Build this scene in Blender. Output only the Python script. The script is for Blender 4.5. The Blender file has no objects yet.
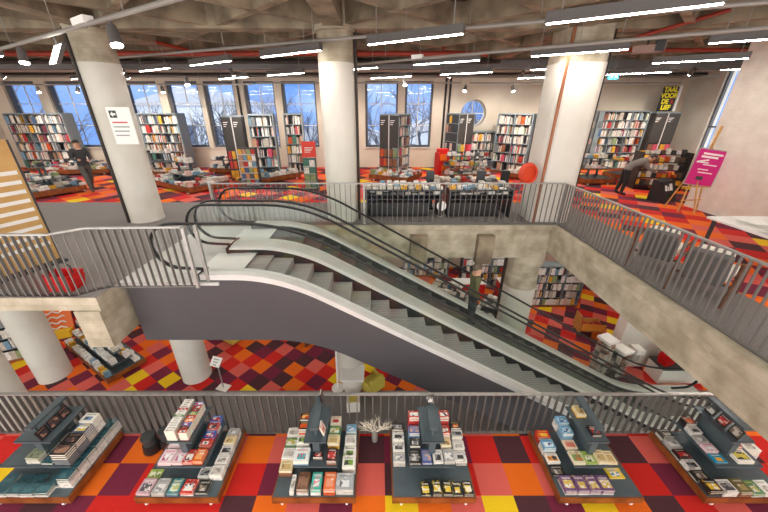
import bpy, bmesh, math, random
from mathutils import Vector, Matrix
C = bpy.context.scene.collection
R = random.Random(7)
PI = math.pi
# ------------------------------------------------------------------ levels (metres)
U = 2.75            # upper sales floor
L = -2.9            # lower sales floor
ROT = math.radians(-33)   # direction in which carpets, tables and lights are laid out
CAMZ = 5.5

# ------------------------------------------------------------------ materials
def lin(c):
    return tuple((x/255/12.92 if x <= 10 else ((x/255+0.055)/1.055)**2.4) for x in c)
MATS = {}
def mat(name, rgb, rough=0.6, metal=0.0, var=0.0, scale=4.0, bump=0.0, bscale=60.0, rgb2=None, spec=0.5, detail=4):
    if name in MATS: return MATS[name]
    m = bpy.data.materials.new(name); m.use_nodes = True
    nt = m.node_tree; b = nt.nodes['Principled BSDF']
    c = lin(rgb)
    b.inputs['Base Color'].default_value = (*c, 1)
    b.inputs['Roughness'].default_value = rough
    b.inputs['Metallic'].default_value = metal
    b.inputs['Specular IOR Level'].default_value = spec
    tc = nt.nodes.new('ShaderNodeTexCoord')
    if var > 0 or rgb2:
        n = nt.nodes.new('ShaderNodeTexNoise'); n.inputs['Scale'].default_value = scale; n.inputs['Detail'].default_value = detail
        r = nt.nodes.new('ShaderNodeValToRGB')
        r.color_ramp.elements[0].position = 0.36; r.color_ramp.elements[1].position = 0.64
        c2 = lin(rgb2) if rgb2 else tuple(x*(1-var) for x in c)
        r.color_ramp.elements[0].color = (*c2, 1); r.color_ramp.elements[1].color = (*c, 1)
        nt.links.new(tc.outputs['Object'], n.inputs['Vector']); nt.links.new(n.outputs['Fac'], r.inputs['Fac'])
        nt.links.new(r.outputs['Color'], b.inputs['Base Color'])
    if bump > 0:
        n2 = nt.nodes.new('ShaderNodeTexNoise'); n2.inputs['Scale'].default_value = bscale; n2.inputs['Detail'].default_value = 5
        bp = nt.nodes.new('ShaderNodeBump'); bp.inputs['Strength'].default_value = bump; bp.inputs['Distance'].default_value = 0.02
        nt.links.new(tc.outputs['Object'], n2.inputs['Vector']); nt.links.new(n2.outputs['Fac'], bp.inputs['Height'])
        nt.links.new(bp.outputs['Normal'], b.inputs['Normal'])
    MATS[name] = m
    return m
def emit(name, rgb, strength):
    if name in MATS: return MATS[name]
    m = bpy.data.materials.new(name); m.use_nodes = True
    b = m.node_tree.nodes['Principled BSDF']
    b.inputs['Base Color'].default_value = (*lin(rgb), 1)
    b.inputs['Emission Color'].default_value = (*lin(rgb), 1)
    b.inputs['Emission Strength'].default_value = strength
    MATS[name] = m
    return m
def glass(name, tint, refl=0.10):
    if name in MATS: return MATS[name]
    m = bpy.data.materials.new(name); m.use_nodes = True
    nt = m.node_tree; nt.nodes.remove(nt.nodes['Principled BSDF'])
    out = nt.nodes['Material Output']
    t = nt.nodes.new('ShaderNodeBsdfTransparent'); t.inputs['Color'].default_value = (*tint, 1)
    g = nt.nodes.new('ShaderNodeBsdfGlossy'); g.inputs['Roughness'].default_value = 0.02
    fr = nt.nodes.new('ShaderNodeFresnel'); fr.inputs['IOR'].default_value = 1.45
    mul = nt.nodes.new('ShaderNodeMath'); mul.operation = 'MULTIPLY_ADD'; mul.inputs[1].default_value = 0.7; mul.inputs[2].default_value = refl*0.1
    ge = nt.nodes.new('ShaderNodeNewGeometry'); inv = nt.nodes.new('ShaderNodeMath'); inv.operation = 'SUBTRACT'; inv.inputs[0].default_value = 1.0
    nt.links.new(ge.outputs['Backfacing'], inv.inputs[1])
    fm = nt.nodes.new('ShaderNodeMath'); fm.operation = 'MULTIPLY'      # the outer face reflects, the inner one lets light out
    nt.links.new(fr.outputs['Fac'], fm.inputs[0]); nt.links.new(inv.outputs[0], fm.inputs[1])
    nt.links.new(fm.outputs[0], mul.inputs[0])
    mx = nt.nodes.new('ShaderNodeMixShader')
    nt.links.new(mul.outputs['Value'], mx.inputs['Fac']); nt.links.new(t.outputs['BSDF'], mx.inputs[1]); nt.links.new(g.outputs['BSDF'], mx.inputs[2])
    nt.links.new(mx.outputs['Shader'], out.inputs['Surface'])
    MATS[name] = m
    return m
def cover(c1, c2, c3=None, scale=14.0):
    """printed book cover: two or three inks in patches"""
    key = 'cover_%d_%d_%d_%d_%d_%d_%s_%g' % (*c1, *c2, c3, scale)
    if key in MATS: return MATS[key]
    m = bpy.data.materials.new('printed_cover'); m.use_nodes = True
    nt = m.node_tree; b = nt.nodes['Principled BSDF']; b.inputs['Roughness'].default_value = 0.35
    tc = nt.nodes.new('ShaderNodeTexCoord')
    oi = nt.nodes.new('ShaderNodeObjectInfo')
    add = nt.nodes.new('ShaderNodeVectorMath'); add.operation = 'ADD'
    sc = nt.nodes.new('ShaderNodeVectorMath'); sc.operation = 'SCALE'; sc.inputs['Scale'].default_value = 50.0
    cmb = nt.nodes.new('ShaderNodeCombineXYZ')
    nt.links.new(oi.outputs['Random'], cmb.inputs['X']); nt.links.new(oi.outputs['Random'], cmb.inputs['Y'])
    nt.links.new(cmb.outputs['Vector'], sc.inputs[0])
    nt.links.new(tc.outputs['Object'], add.inputs[0]); nt.links.new(sc.outputs['Vector'], add.inputs[1])
    v = nt.nodes.new('ShaderNodeTexNoise'); v.inputs['Scale'].default_value = scale*1.3; v.inputs['Detail'].default_value = 4
    nt.links.new(add.outputs['Vector'], v.inputs['Vector'])
    def M_(op, a, b=None, c=None):
        n = nt.nodes.new('ShaderNodeMath'); n.operation = op
        for k, q in enumerate((a, b, c)):
            if q is None: continue
            if isinstance(q, (int,float)): n.inputs[k].default_value = q
            else: nt.links.new(q, n.inputs[k])
        return n.outputs[0]
    sp = nt.nodes.new('ShaderNodeSeparateXYZ'); nt.links.new(tc.outputs['Generated'], sp.inputs[0])
    gx, gy = sp.outputs['X'], sp.outputs['Y']
    def rect(cx_, cy_, hx, hy): return M_('MULTIPLY', M_('LESS_THAN', M_('ABSOLUTE', M_('SUBTRACT', gx, cx_)), hx), M_('LESS_THAN', M_('ABSOLUTE', M_('SUBTRACT', gy, cy_)), hy))
    rnd = oi.outputs['Random']
    pic = rect(0.5, M_('MULTIPLY_ADD', rnd, 0.1, 0.36), M_('MULTIPLY_ADD', rnd, 0.16, 0.26), M_('MULTIPLY_ADD', rnd, 0.08, 0.2))
    w_ = nt.nodes.new('ShaderNodeTexWave'); w_.wave_type = 'BANDS'; w_.bands_direction = 'X'; w_.inputs['Scale'].default_value = 22; w_.inputs['Distortion'].default_value = 3
    nt.links.new(add.outputs['Vector'], w_.inputs['Vector'])
    ttl = M_('MULTIPLY', rect(0.5, 0.82, 0.36, 0.055), M_('GREATER_THAN', w_.outputs['Fac'], 0.4))
    def mixc(f, a, b):
        n = nt.nodes.new('ShaderNodeMixRGB')
        nt.links.new(f, n.inputs['Fac'])
        for k, q in ((1,a),(2,b)):
            if isinstance(q, tuple): n.inputs[k].default_value = (*lin(q),1)
            else: nt.links.new(q, n.inputs[k])
        return n.outputs[0]
    c3_ = c3 or c2
    inner = mixc(M_('GREATER_THAN', v.outputs['Fac'], 0.54), c2, c3_)
    bgc = mixc(M_('MULTIPLY', M_('GREATER_THAN', v.outputs['Fac'], 0.6), 0.5), c1, c2)
    colr = mixc(ttl, mixc(pic, bgc, inner), c3_ if c3 else c2)
    nt.links.new(colr, b.inputs['Base Color'])
    MATS[key] = m
    return m

def boarded(name, a, b_, c_, bw_=2.6, bh_=0.13):
    m = mat(name, a, 0.88, bump=0.25, bscale=18, rgb2=b_, scale=3.2, detail=9)
    nt = m.node_tree; bs = nt.nodes['Principled BSDF']; src = bs.inputs['Base Color'].links[0].from_socket
    tc = next(n for n in nt.nodes if n.type == 'TEX_COORD')
    sp = nt.nodes.new('ShaderNodeSeparateXYZ'); ad = nt.nodes.new('ShaderNodeMath'); ad.operation = 'ADD'; cb = nt.nodes.new('ShaderNodeCombineXYZ')
    nt.links.new(tc.outputs['Object'], sp.inputs[0]); nt.links.new(sp.outputs['X'], ad.inputs[0]); nt.links.new(sp.outputs['Y'], ad.inputs[1])
    nt.links.new(ad.outputs[0], cb.inputs['X']); nt.links.new(sp.outputs['Z'], cb.inputs['Y'])
    br = nt.nodes.new('ShaderNodeTexBrick'); br.inputs['Scale'].default_value = 1.0; br.inputs['Brick Width'].default_value = bw_; br.inputs['Row Height'].default_value = bh_
    br.inputs['Mortar Size'].default_value = 0.004; br.inputs['Color1'].default_value = (1,1,1,1); br.inputs['Color2'].default_value = (0.74,0.73,0.70,1); br.inputs['Mortar'].default_value = (0.6,0.58,0.54,1)
    nt.links.new(cb.outputs[0], br.inputs['Vector'])
    mx = nt.nodes.new('ShaderNodeMixRGB'); mx.blend_type = 'MULTIPLY'; mx.inputs['Fac'].default_value = c_ or 0.5
    nt.links.new(src, mx.inputs['Color1']); nt.links.new(br.outputs['Color'], mx.inputs['Color2']); nt.links.new(mx.outputs['Color'], bs.inputs['Base Color'])
    return m
M_conc = boarded('concrete', (196,186,166), (164,154,132), None)
M_brick = boarded('white_painted_brick', (232,226,216), (222,214,203), 0.16, 0.26, 0.085)
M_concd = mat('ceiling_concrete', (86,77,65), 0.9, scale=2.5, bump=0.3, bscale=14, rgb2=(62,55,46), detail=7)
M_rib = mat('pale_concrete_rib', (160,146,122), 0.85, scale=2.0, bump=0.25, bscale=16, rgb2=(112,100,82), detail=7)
M_white = mat('white_paint', (216,212,203), 0.6, scale=1.2, bump=0.08, bscale=30, rgb2=(206,201,190))
M_wall = mat('cream_wall', (222,210,194), 0.75, scale=0.8, rgb2=(212,198,180))
M_grey = mat('grey_carpet', (138,132,130), 0.95, scale=90, rgb2=(122,117,116), bump=0.2, bscale=300)
M_fascia = mat('grey_fascia', (112,108,106), 0.7)
M_rail = mat('galvanised_steel', (176,174,170), 0.42, 0.55, scale=8, rgb2=(160,158,154))
M_bar = mat('steel_baluster', (122,119,115), 0.5, 0.35)
M_clad = mat('dark_grey_cladding', (80,77,80), 0.5, 0.1, scale=0.7, rgb2=(76,73,76))
M_alu = mat('brushed_aluminium', (220,220,217), 0.4, 0.2, scale=3, rgb2=(210,210,207))
M_deck = mat('satin_steel_deck', (232,232,230), 0.45, 0.1)
M_black = mat('black_rubber', (22,22,22), 0.45)
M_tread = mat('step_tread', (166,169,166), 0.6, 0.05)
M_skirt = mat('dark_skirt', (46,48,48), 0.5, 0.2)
M_tread_shaded = mat('shaded_step_tread', (96,102,98), 0.6, 0.05)  # far escalator: step colours darkened to put its shade in
M_riser_shaded = mat('shaded_step_riser', (72,78,76), 0.7)
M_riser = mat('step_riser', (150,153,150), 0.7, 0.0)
M_plate = mat('landing_plate', (206,206,204), 0.5, 0.2, scale=60, rgb2=(196,196,194))
M_glass = glass('clear_glass', (0.97,0.985,0.975))
M_wglass = glass('window_glass', (0.92,0.94,0.97), 0.15)
M_frame = mat('window_frame_grey', (88,88,92), 0.5)
M_wood = mat('oiled_wood', (150,84,38), 0.45, scale=6, rgb2=(114,60,24))
M_slate = mat('slate_metal', (84,97,103), 0.45, 0.15, scale=5, rgb2=(76,88,94))
M_dshelf = mat('dark_shelf_metal', (66,68,72), 0.5, 0.2)
M_lshelf = mat('grey_blue_upright', (136,146,152), 0.5, 0.1)
M_board = mat('header_board', (62,58,56), 0.6)
M_pages = mat('paper_pages', (236,230,214), 0.8, scale=200, rgb2=(214,206,188))
M_paper = mat('white_paper', (244,242,238), 0.6)
M_pipe = mat('dark_pipe', (52,44,40), 0.5, 0.2)
M_rust = mat('red_sprinkler_pipe', (150,52,34), 0.5)
M_duct = mat('grey_steel_beam', (112,110,110), 0.6)
M_track = mat('track_rail_grey', (150,146,140), 0.5, 0.2)
M_body = mat('lamp_housing', (96,92,90), 0.5, 0.1)
M_led = emit('led_diffuser',(255,247,236), 66)
M_spot = emit('spot_lens', (255,246,232), 40)
M_tan = mat('tan_board', (208,166,104), 0.6, scale=3, rgb2=(200,156,94))
M_magenta = mat('magenta_print', (206,18,128), 0.5)
M_yellow = mat('yellow_print', (240,226,20), 0.5)
M_redpl = mat('red_plastic', (206,24,26), 0.4)
M_redsign = mat('red_sign', (214,52,32), 0.5)
M_blackpl = mat('black_plastic', (34,34,36), 0.4)
M_oak = mat('oak_wood', (206,156,86), 0.5, scale=8, rgb2=(180,128,64))
M_dwood = mat('walnut_wood', (104,68,44), 0.5, scale=8, rgb2=(84,52,32))
M_greyfab = mat('grey_upholstery', (104,101,100), 0.9, bump=0.3, bscale=150)
M_whitefab = mat('white_upholstery', (226,220,210), 0.9, bump=0.2, bscale=120)
M_yelfab = mat('yellow_upholstery', (206,188,82), 0.9, bump=0.2, bscale=120)
M_orange = mat('orange_print', (236,112,24), 0.5)
M_hose = mat('hose_red', (206,62,26), 0.5)
M_teal = mat('cyan_sign', (60,190,210), 0.5)
M_twig = mat('white_twig', (238,232,214), 0.7)
M_bark = mat('tree_bark', (120,124,138), 0.9)
M_wire = mat('chrome_wire', (190,188,184), 0.3, 0.8)
TILE = [mat('carpet_red', (216,32,20), 0.95, scale=120, rgb2=(196,24,16), bump=0.2, bscale=300),
        mat('carpet_orange', (242,116,10), 0.95, scale=120, rgb2=(226,98,8), bump=0.2, bscale=300),
        mat('carpet_yellow', (246,208,18), 0.95, scale=120, rgb2=(232,190,14), bump=0.2, bscale=300),
        mat('carpet_salmon', (226,104,92), 0.95, scale=120, rgb2=(210,88,78), bump=0.2, bscale=300),
        mat('carpet_maroon', (124,32,62), 0.95, scale=120, rgb2=(108,24,52), bump=0.2, bscale=300),
        mat('carpet_plum', (84,42,50), 0.95, scale=120, rgb2=(70,34,42), bump=0.2, bscale=300),
        M_grey]
RED, ORA, YEL, SAL, MAR, PLU, GRY = range(7)

# ------------------------------------------------------------------ mesh builder
class MB:
    def __init__(s): s.v = []; s.f = []; s.m = []
    def add(s, vs, fs, m=0):
        o = len(s.v); s.v += [tuple(v) for v in vs]
        for f in fs: s.f.append([i+o for i in f]); s.m.append(m)
        return s
    def box(s, x0, y0, z0, x1, y1, z1, m=0, M=None):
        vs = [(x0,y0,z0),(x1,y0,z0),(x1,y1,z0),(x0,y1,z0),(x0,y0,z1),(x1,y0,z1),(x1,y1,z1),(x0,y1,z1)]
        if M is not None: vs = [M @ Vector(v) for v in vs]
        return s.add(vs, [(3,2,1,0),(4,5,6,7),(0,1,5,4),(1,2,6,5),(2,3,7,6),(3,0,4,7)], m)
    def cbox(s, cx, cy, cz, sx, sy, sz, m=0, rz=0, rx=0, ry=0):
        M = Matrix.Translation((cx,cy,cz)) @ Matrix.Rotation(rz,4,'Z') @ Matrix.Rotation(ry,4,'Y') @ Matrix.Rotation(rx,4,'X')
        return s.box(-sx/2,-sy/2,-sz/2,sx/2,sy/2,sz/2,m,M)
    def cyl(s, p0, p1, r0, r1=None, n=12, m=0, cap=True):
        r1 = r0 if r1 is None else r1
        p0 = Vector(p0); p1 = Vector(p1); d = (p1-p0).normalized()
        a = Vector((0,0,1)) if abs(d.z) < 0.9 else Vector((1,0,0))
        u = d.cross(a).normalized(); w = d.cross(u)
        vs = [p0+(u*math.cos(2*PI*i/n)+w*math.sin(2*PI*i/n))*r0 for i in range(n)] + [p1+(u*math.cos(2*PI*i/n)+w*math.sin(2*PI*i/n))*r1 for i in range(n)]
        fs = [(i,n+i,n+(i+1)%n,(i+1)%n) for i in range(n)]
        if cap: fs += [tuple(range(n)), tuple(range(2*n-1,n-1,-1))]
        return s.add(vs, fs, m)
    def lathe(s, prof, n=24, m=0, c=(0,0,0)):
        vs = []
        for r, z in prof: vs += [(c[0]+r*math.cos(2*PI*i/n), c[1]+r*math.sin(2*PI*i/n), c[2]+z) for i in range(n)]
        fs = []
        for k in range(len(prof)-1):
            fs += [(k*n+i, k*n+(i+1)%n, (k+1)*n+(i+1)%n, (k+1)*n+i) for i in range(n)]
        fs.append(tuple(range(n-1,-1,-1))); q = (len(prof)-1)*n; fs.append(tuple(range(q,q+n)))
        return s.add(vs, fs, m)
    def tube(s, pts, r, n=8, m=0, flat=None):
        """sweep of an ellipse (r across, flat up) along pts"""
        P = [Vector(p) for p in pts]; vs = []; fs = []
        prev = None
        for i, p in enumerate(P):
            d = (P[min(i+1,len(P)-1)]-P[max(i-1,0)]).normalized()
            if prev is None:
                a = Vector((0,1,0)) if abs(d.y) < 0.8 else Vector((0,0,1))
                u = (a - d*a.dot(d)).normalized()
            else:
                u = (prev - d*prev.dot(d)).normalized()
            prev = u; w = d.cross(u)
            for k in range(n):
                q = 2*PI*k/n
                vs.append(p + u*math.cos(q)*r + w*math.sin(q)*(flat or r))
        for i in range(len(P)-1):
            for k in range(n): fs.append((i*n+k, (i+1)*n+k, (i+1)*n+(k+1)%n, i*n+(k+1)%n))
        fs.append(tuple(range(n))); q = (len(P)-1)*n; fs.append(tuple(range(q+n-1,q-1,-1)))
        return s.add(vs, fs, m)
    def band(s, lo, hi, y0, y1, m=0):
        """solid between two x-z polylines of equal length, from y0 to y1"""
        n = len(lo); vs = []
        for (a, b) in ((lo, y0),(hi, y0),(lo, y1),(hi, y1)): vs += [(x, b, z) for x, z in a]
        fs = []
        for i in range(n-1):
            fs += [(i,i+1,n+i+1,n+i),(2*n+i+1,2*n+i,3*n+i,3*n+i+1),(n+i,n+i+1,3*n+i+1,3*n+i),(i+1,i,2*n+i,2*n+i+1)]
        fs += [(0,n,3*n,2*n),(n-1,3*n-1,4*n-1,2*n-1)]
        return s.add(vs, fs, m)
    def prism(s, poly, z0, z1, m=0):
        n = len(poly)
        vs = [(x,y,z0) for x,y in poly]+[(x,y,z1) for x,y in poly]
        fs = [tuple(range(n-1,-1,-1)), tuple(range(n,2*n))]+[(i,(i+1)%n,n+(i+1)%n,n+i) for i in range(n)]
        return s.add(vs, fs, m)
    def mesh(s, name, mats, smooth=False):
        me = bpy.data.meshes.new(name); me.from_pydata(s.v, [], s.f)
        for m in (mats if isinstance(mats, (list,tuple)) else [mats]): me.materials.append(m)
        me.polygons.foreach_set('material_index', s.m)
        bm = bmesh.new(); bm.from_mesh(me); bmesh.ops.recalc_face_normals(bm, faces=bm.faces); bm.to_mesh(me); bm.free()
        if smooth:
            me.polygons.foreach_set('use_smooth', [True]*len(me.polygons))
            try: me.set_sharp_from_angle(angle=math.radians(35))
            except Exception: pass
        me.update(); return me
    def build(s, name, mats, parent=None, smooth=False, world=False):
        o = bpy.data.objects.new(name, s.mesh(name, mats, smooth)); C.objects.link(o)
        if parent is not None:
            o.parent = parent
            if world: o.matrix_parent_inverse = BASE[parent.name].inverted()
        return o
BASE = {}
def tag(o, label=None, cat=None, group=None, kind=None):
    if label: o['label'] = label
    if cat: o['category'] = cat
    if group: o['group'] = group
    if kind: o['kind'] = kind
    return o
def thing(name, label, cat, loc=(0,0,0), rz=0, group=None):
    o = bpy.data.objects.new(name, None); C.objects.link(o); o.location = loc; o.rotation_euler = (0,0,rz)
    o.empty_display_size = 0.1
    BASE[o.name] = Matrix.Translation(loc) @ Matrix.Rotation(rz,4,'Z')
    return tag(o, label, cat, group)
def struct(name, mb, mats, smooth=False, parent=None):
    o = mb.build(name, mats, parent, smooth)
    if parent is None: o['kind'] = 'structure'
    return o
def clone(o, parent=None):
    c = o.copy(); C.objects.link(c)
    if parent is not None: c.parent = parent
    for ch in list(o.children): clone(ch, c)
    return c
def text(body, size, m, parent, loc, rot, name='lettering', align='CENTER', ext=0.002, sx=1.0, off=0.0):
    cu = bpy.data.curves.new('t', 'FONT'); cu.body = body; cu.size = size; cu.align_x = align; cu.align_y = 'CENTER'; cu.extrude = ext; cu.offset = off
    to = bpy.data.objects.new('t', cu); C.objects.link(to)
    bpy.context.view_layer.update()
    me = bpy.data.meshes.new_from_object(to.evaluated_get(bpy.context.evaluated_depsgraph_get()))
    bpy.data.objects.remove(to)
    me.materials.clear(); me.materials.append(m)
    o = bpy.data.objects.new(name, me); C.objects.link(o); o.parent = parent; o.location = loc; o.rotation_euler = rot; o.scale = (sx,1,1)
    return o

# ------------------------------------------------------------------ the setting: floors
def pick(prev):
    while True:
        k = R.choices(range(6), (20,22,4,19,20,15))[0]
        if k not in prev: return k
def carpet(mb, x0, y0, x1, y1, z, rot, size=0.5, fixed=None, off=(0,0), grey=None):
    """carpet tiles clipped to a rectangle; fixed maps (column,row) to a colour"""
    bm = bmesh.new()
    cx, cy = (x0+x1)/2, (y0+y1)/2
    rad = math.hypot(x1-x0, y1-y0)/2+1
    n = int(rad/size)+1
    ca, sa = math.cos(rot), math.sin(rot)
    last = {}
    i0 = math.floor((cx*ca+cy*sa)/size); j0 = math.floor((-cx*sa+cy*ca)/size)
    for i in range(i0-n, i0+n+1):
        for j in range(j0-n, j0+n+1):
            q = []
            for a, b in ((0,0),(1,0),(1,1),(0,1)):
                u, v = (i+a)*size+off[0], (j+b)*size+off[1]
                q.append((u*ca-v*sa, u*sa+v*ca, z))
            if all(p[0] < x0 for p in q) or all(p[0] > x1 for p in q) or all(p[1] < y0 for p in q) or all(p[1] > y1 for p in q): continue
            k = fixed.get((i,j)) if fixed else None
            if k is None: k = pick((last.get((i-1,j)), last.get((i,j-1))))
            last[(i,j)] = k
            f = bm.faces.new([bm.verts.new(p) for p in q]); f.material_index = k
    for co, no in (((x0,0,0),(-1,0,0)),((x1,0,0),(1,0,0)),((0,y0,0),(0,-1,0)),((0,y1,0),(0,1,0))):
        bmesh.ops.bisect_plane(bm, geom=bm.verts[:]+bm.edges[:]+bm.faces[:], plane_co=co, plane_no=no, clear_outer=True)
    bm.verts.index_update()
    vs = [v.co[:] for v in bm.verts]
    o = len(mb.v); mb.v += vs
    for f in bm.faces: mb.f.append([v.index+o for v in f.verts]); mb.m.append(f.material_index)
    bm.free()
def rectface(mb, x0, y0, x1, y1, z, m):
    mb.add([(x0,y0,z),(x1,y0,z),(x1,y1,z),(x0,y1,z)], [(0,1,2,3)], m)

FY = 4.06       # far edge of the middle floor
fx = {}
rows = {(0): {-11:MAR,-10:MAR,-9:ORA,-8:ORA,-6:SAL,-5:ORA,-4:SAL,-3:MAR,-1:PLU,0:MAR,1:RED,2:MAR,3:RED,4:PLU,5:RED,6:MAR,7:YEL,8:PLU,9:SAL,10:RED,-12:MAR,-13:ORA},
        (-1): {-11:MAR,-10:ORA,-9:MAR,-8:RED,-6:ORA,-5:RED,-4:MAR,-3:SAL,-1:SAL,0:PLU,1:MAR,2:RED,3:SAL,4:ORA,5:SAL,6:PLU,7:ORA,8:RED,9:MAR,10:PLU,-12:RED},
        (-2): {-12:MAR,-11:PLU,-10:MAR,-9:RED,-8:RED,-7:RED,-6:RED,-5:PLU,-4:ORA,-3:SAL,-2:MAR,-1:ORA,0:YEL,1:ORA,2:SAL,3:YEL,4:PLU,5:MAR,6:YEL,7:ORA,8:PLU,9:RED,10:SAL,11:MAR}}
TX, TY = 0.11, 3.45
for j, d in rows.items():
    for i, k in d.items(): fx[(i, j)] = k
mb = MB(); carpet(mb, -9, -3.9, 9.2, FY-0.02, 0, 0, 0.5, {(i, j+6): k for (i, j), k in fx.items()}, (TX, TY-3.0))
mb.box(-9,-3.9,-0.3,9.2,FY,-0.006, 7)
struct('floor_middle', mb, TILE+[M_fascia])

# upper floor: left, rear and right parts around the open well
WX0, WX1, WY = -4.5, 4.62, 7.8
mb = MB()
for (x0,y0,x1,y1) in ((-18,4.34,WX0,WY),(-18,WY,14.2,16.9),(WX1,-3.9,14.2,WY)):
    mb.box(x0,y0,U-0.25,x1,y1,U-0.006, 7)
GB = 9.95
rectface(mb, -18,4.34,WX0,GB,U,6); rectface(mb, WX0,WY,WX1,GB,U,6)
mb.box(WX0,4.8,U-0.05,-2.75,7.7,U-0.003, 8)          # steel landing plate at the escalator head
rectface(mb, WX1,-3.9,5.9,GB,U,6)
carpet(mb, -18,GB,5.9,16.9,U,ROT)
carpet(mb, 5.9,-3.9,14.2,16.9,U,ROT)
struct('floor_upper', mb, TILE+[M_conc, M_plate])

LB = 7.62
mb = MB()
mb.box(-18,-3.9,L-0.2,14.2,16.9,L-0.006, 7)
rectface(mb, -18,-3.9,14.2,LB,L,6)
carpet(mb, -18,LB,14.2,16.9,L,ROT, 0.53)
struct('floor_lower', mb, TILE+[M_conc])

# ------------------------------------------------------------------ beams and columns
mb = MB(); mb.box(WX0-0.42,4.3,1.78,WX0,16.5,U-0.25); struct('beam_left', mb, M_conc)
mb = MB(); mb.box(WX1-0.12,-3.9,2.0,WX1+0.35,WY+0.3,U-0.25); mb.box(WX1-0.16,-3.9,U-0.25,WX1+0.05,WY+0.1,U-0.001); struct('beam_right', mb, M_conc)
mb = MB(); mb.box(WX0,WY,1.82,WX1-0.12,WY+0.55,U-0.25); mb.box(WX0,WY-0.05,U-0.12,WX1-0.16,WY+0.1,U-0.001); struct('beam_rear', mb, M_conc)
mb = MB()
for x in (0.85, 2.58): mb.box(x,WY-0.2,1.72,x+0.42,WY,2.5)
mb.box(WX0,11.5,1.95,WX1,11.9,2.5)
struct('beam_stub', mb, M_rib)
COLX = (-11.16,-6.25,-0.94,4.2); CY = 8.32
def pier_poly(x0, x1, y0, y1, r, n=6):
    out = []
    for cx_, cy_, a in ((x1-r,y0+r,-PI/2),(x1-r,y1-r,0),(x0+r,y1-r,PI/2),(x0+r,y0+r,PI)):
        out += [(cx_+r*math.cos(a+PI/2*k/n), cy_+r*math.sin(a+PI/2*k/n)) for k in range(n+1)]
    return out
mb = MB(); mb.prism(pier_poly(3.98,5.0,7.95,8.9,0.2), U, 6.38); mb.prism(pier_poly(3.99,4.99,7.96,8.89,0.2), 6.38, 7.6, 1)
struct('column', mb, [M_white, M_conc], True)
for x in COLX:
    r = 0.47
    if x > 4:
        mb = MB()
        mb.lathe([(r*1.02,L),(r,L+0.02),(r,0.75)], 40, 0, (x,CY,0)); mb.lathe([(r*0.985,0.75),(r*0.985,1.5),(r*1.1,1.52),(r*1.1,2.5)], 40, 1, (x,CY,0))
        struct('column', mb, [M_white, M_conc], True); continue
    mb = MB(); r = 0.40
    mb.lathe([(r*1.02,U),(r,U+0.02),(r*0.99,6.38)], 40, 0, (x,CY,0))
    mb.lathe([(r*0.985,6.38),(r*0.985,6.95),(r*1.12,6.96),(r*1.12,7.6)], 40, 1, (x,CY,0))
    struct('column', mb, [M_white, M_conc], True)
    mb = MB(); r = 0.45
    mb.lathe([(r*1.02,L),(r,L+0.02),(r,0.75)], 40, 0, (x,CY,0))
    mb.lathe([(r*0.985,0.75),(r*0.985,1.5),(r*1.1,1.52),(r*1.1,2.5)], 40, 1, (x,CY,0))
    struct('column', mb, [M_white, M_conc], True)
mb = MB(); mb.lathe([(0.46,L),(0.45,L+0.02),(0.45,2.5)], 40, 0, (-8.78,5.3,0)); struct('column', mb, [M_white], True)
# conduits beside the columns
for i, (x, y) in enumerate(((-6.53,7.99),(-0.5,8.3),(4.04,7.92),(5.06,8.2))):
    mb = MB(); mb.cyl((x,y,U),(x,y,7.0),0.035,n=8); struct('trim_%d' % (i+1), mb, M_pipe if i != 2 else mat('copper_pipe',(150,92,60),0.4,0.4))
mb = MB(); mb.cyl((3.62,8.15,L),(3.62,8.15,1.8),0.045,n=8); struct('trim_9', mb, M_pipe)

# ------------------------------------------------------------------ walls with windows
WYR = 16.5
wins = [(-17.15,-15.67),(-15.2,-13.58),(-11.64,-10.11),(-9.73,-8.25),(-8.02,-6.63),(-6.17,-4.77),(-4.45,-2.87),(-0.6,0.93),(1.25,2.55)]
WZ0, WZ1 = 3.72, 6.57
RC = (4.5, 5.22, 0.6)
mb = MB()
edges = [-18]
for a, b in wins:
    mb.box(edges[-1],WYR,U,a,WYR+0.5,7.6); edges.append(b)
    mb.box(a,WYR,U,b,WYR+0.5,WZ0); mb.box(a,WYR,WZ1,b,WYR+0.5,7.6)
q0, q1 = 3.5, 5.5
mb.box(edges[-1],WYR,U,q0,WYR+0.5,7.6); mb.box(q1,WYR,U,14.2,WYR+0.5,7.6)
mb.box(q0,WYR,U,q1,WYR+0.5,RC[1]-1.0); mb.box(q0,WYR,RC[1]+1.0,q1,WYR+0.5,7.6)
n = 40; vs = []; fs = []
for i in range(n):
    a = 2*PI*i/n; cx_, cz_ = math.cos(a), math.sin(a); k = 1.0/max(abs(cx_),abs(cz_))
    ox = RC[0]+(q1-RC[0] if cx_ > 0 else RC[0]-q0)*cx_*k
    vs += [(RC[0]+RC[2]*cx_,WYR,RC[1]+RC[2]*cz_),(ox,WYR,RC[1]+cz_*k),(RC[0]+RC[2]*cx_,WYR+0.5,RC[1]+RC[2]*cz_)]
for i in range(n):
    j = (i+1)%n; fs += [(3*i,3*j,3*j+1,3*i+1),(3*i,3*i+2,3*j+2,3*j)]
mb.add(vs, fs)
struct('wall_rear', mb, M_wall)
mb = MB(); mb.box(-18,WYR,L,14.2,WYR+0.5,U-0.25); struct('wall_rear_lower', mb, M_wall)
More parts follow.
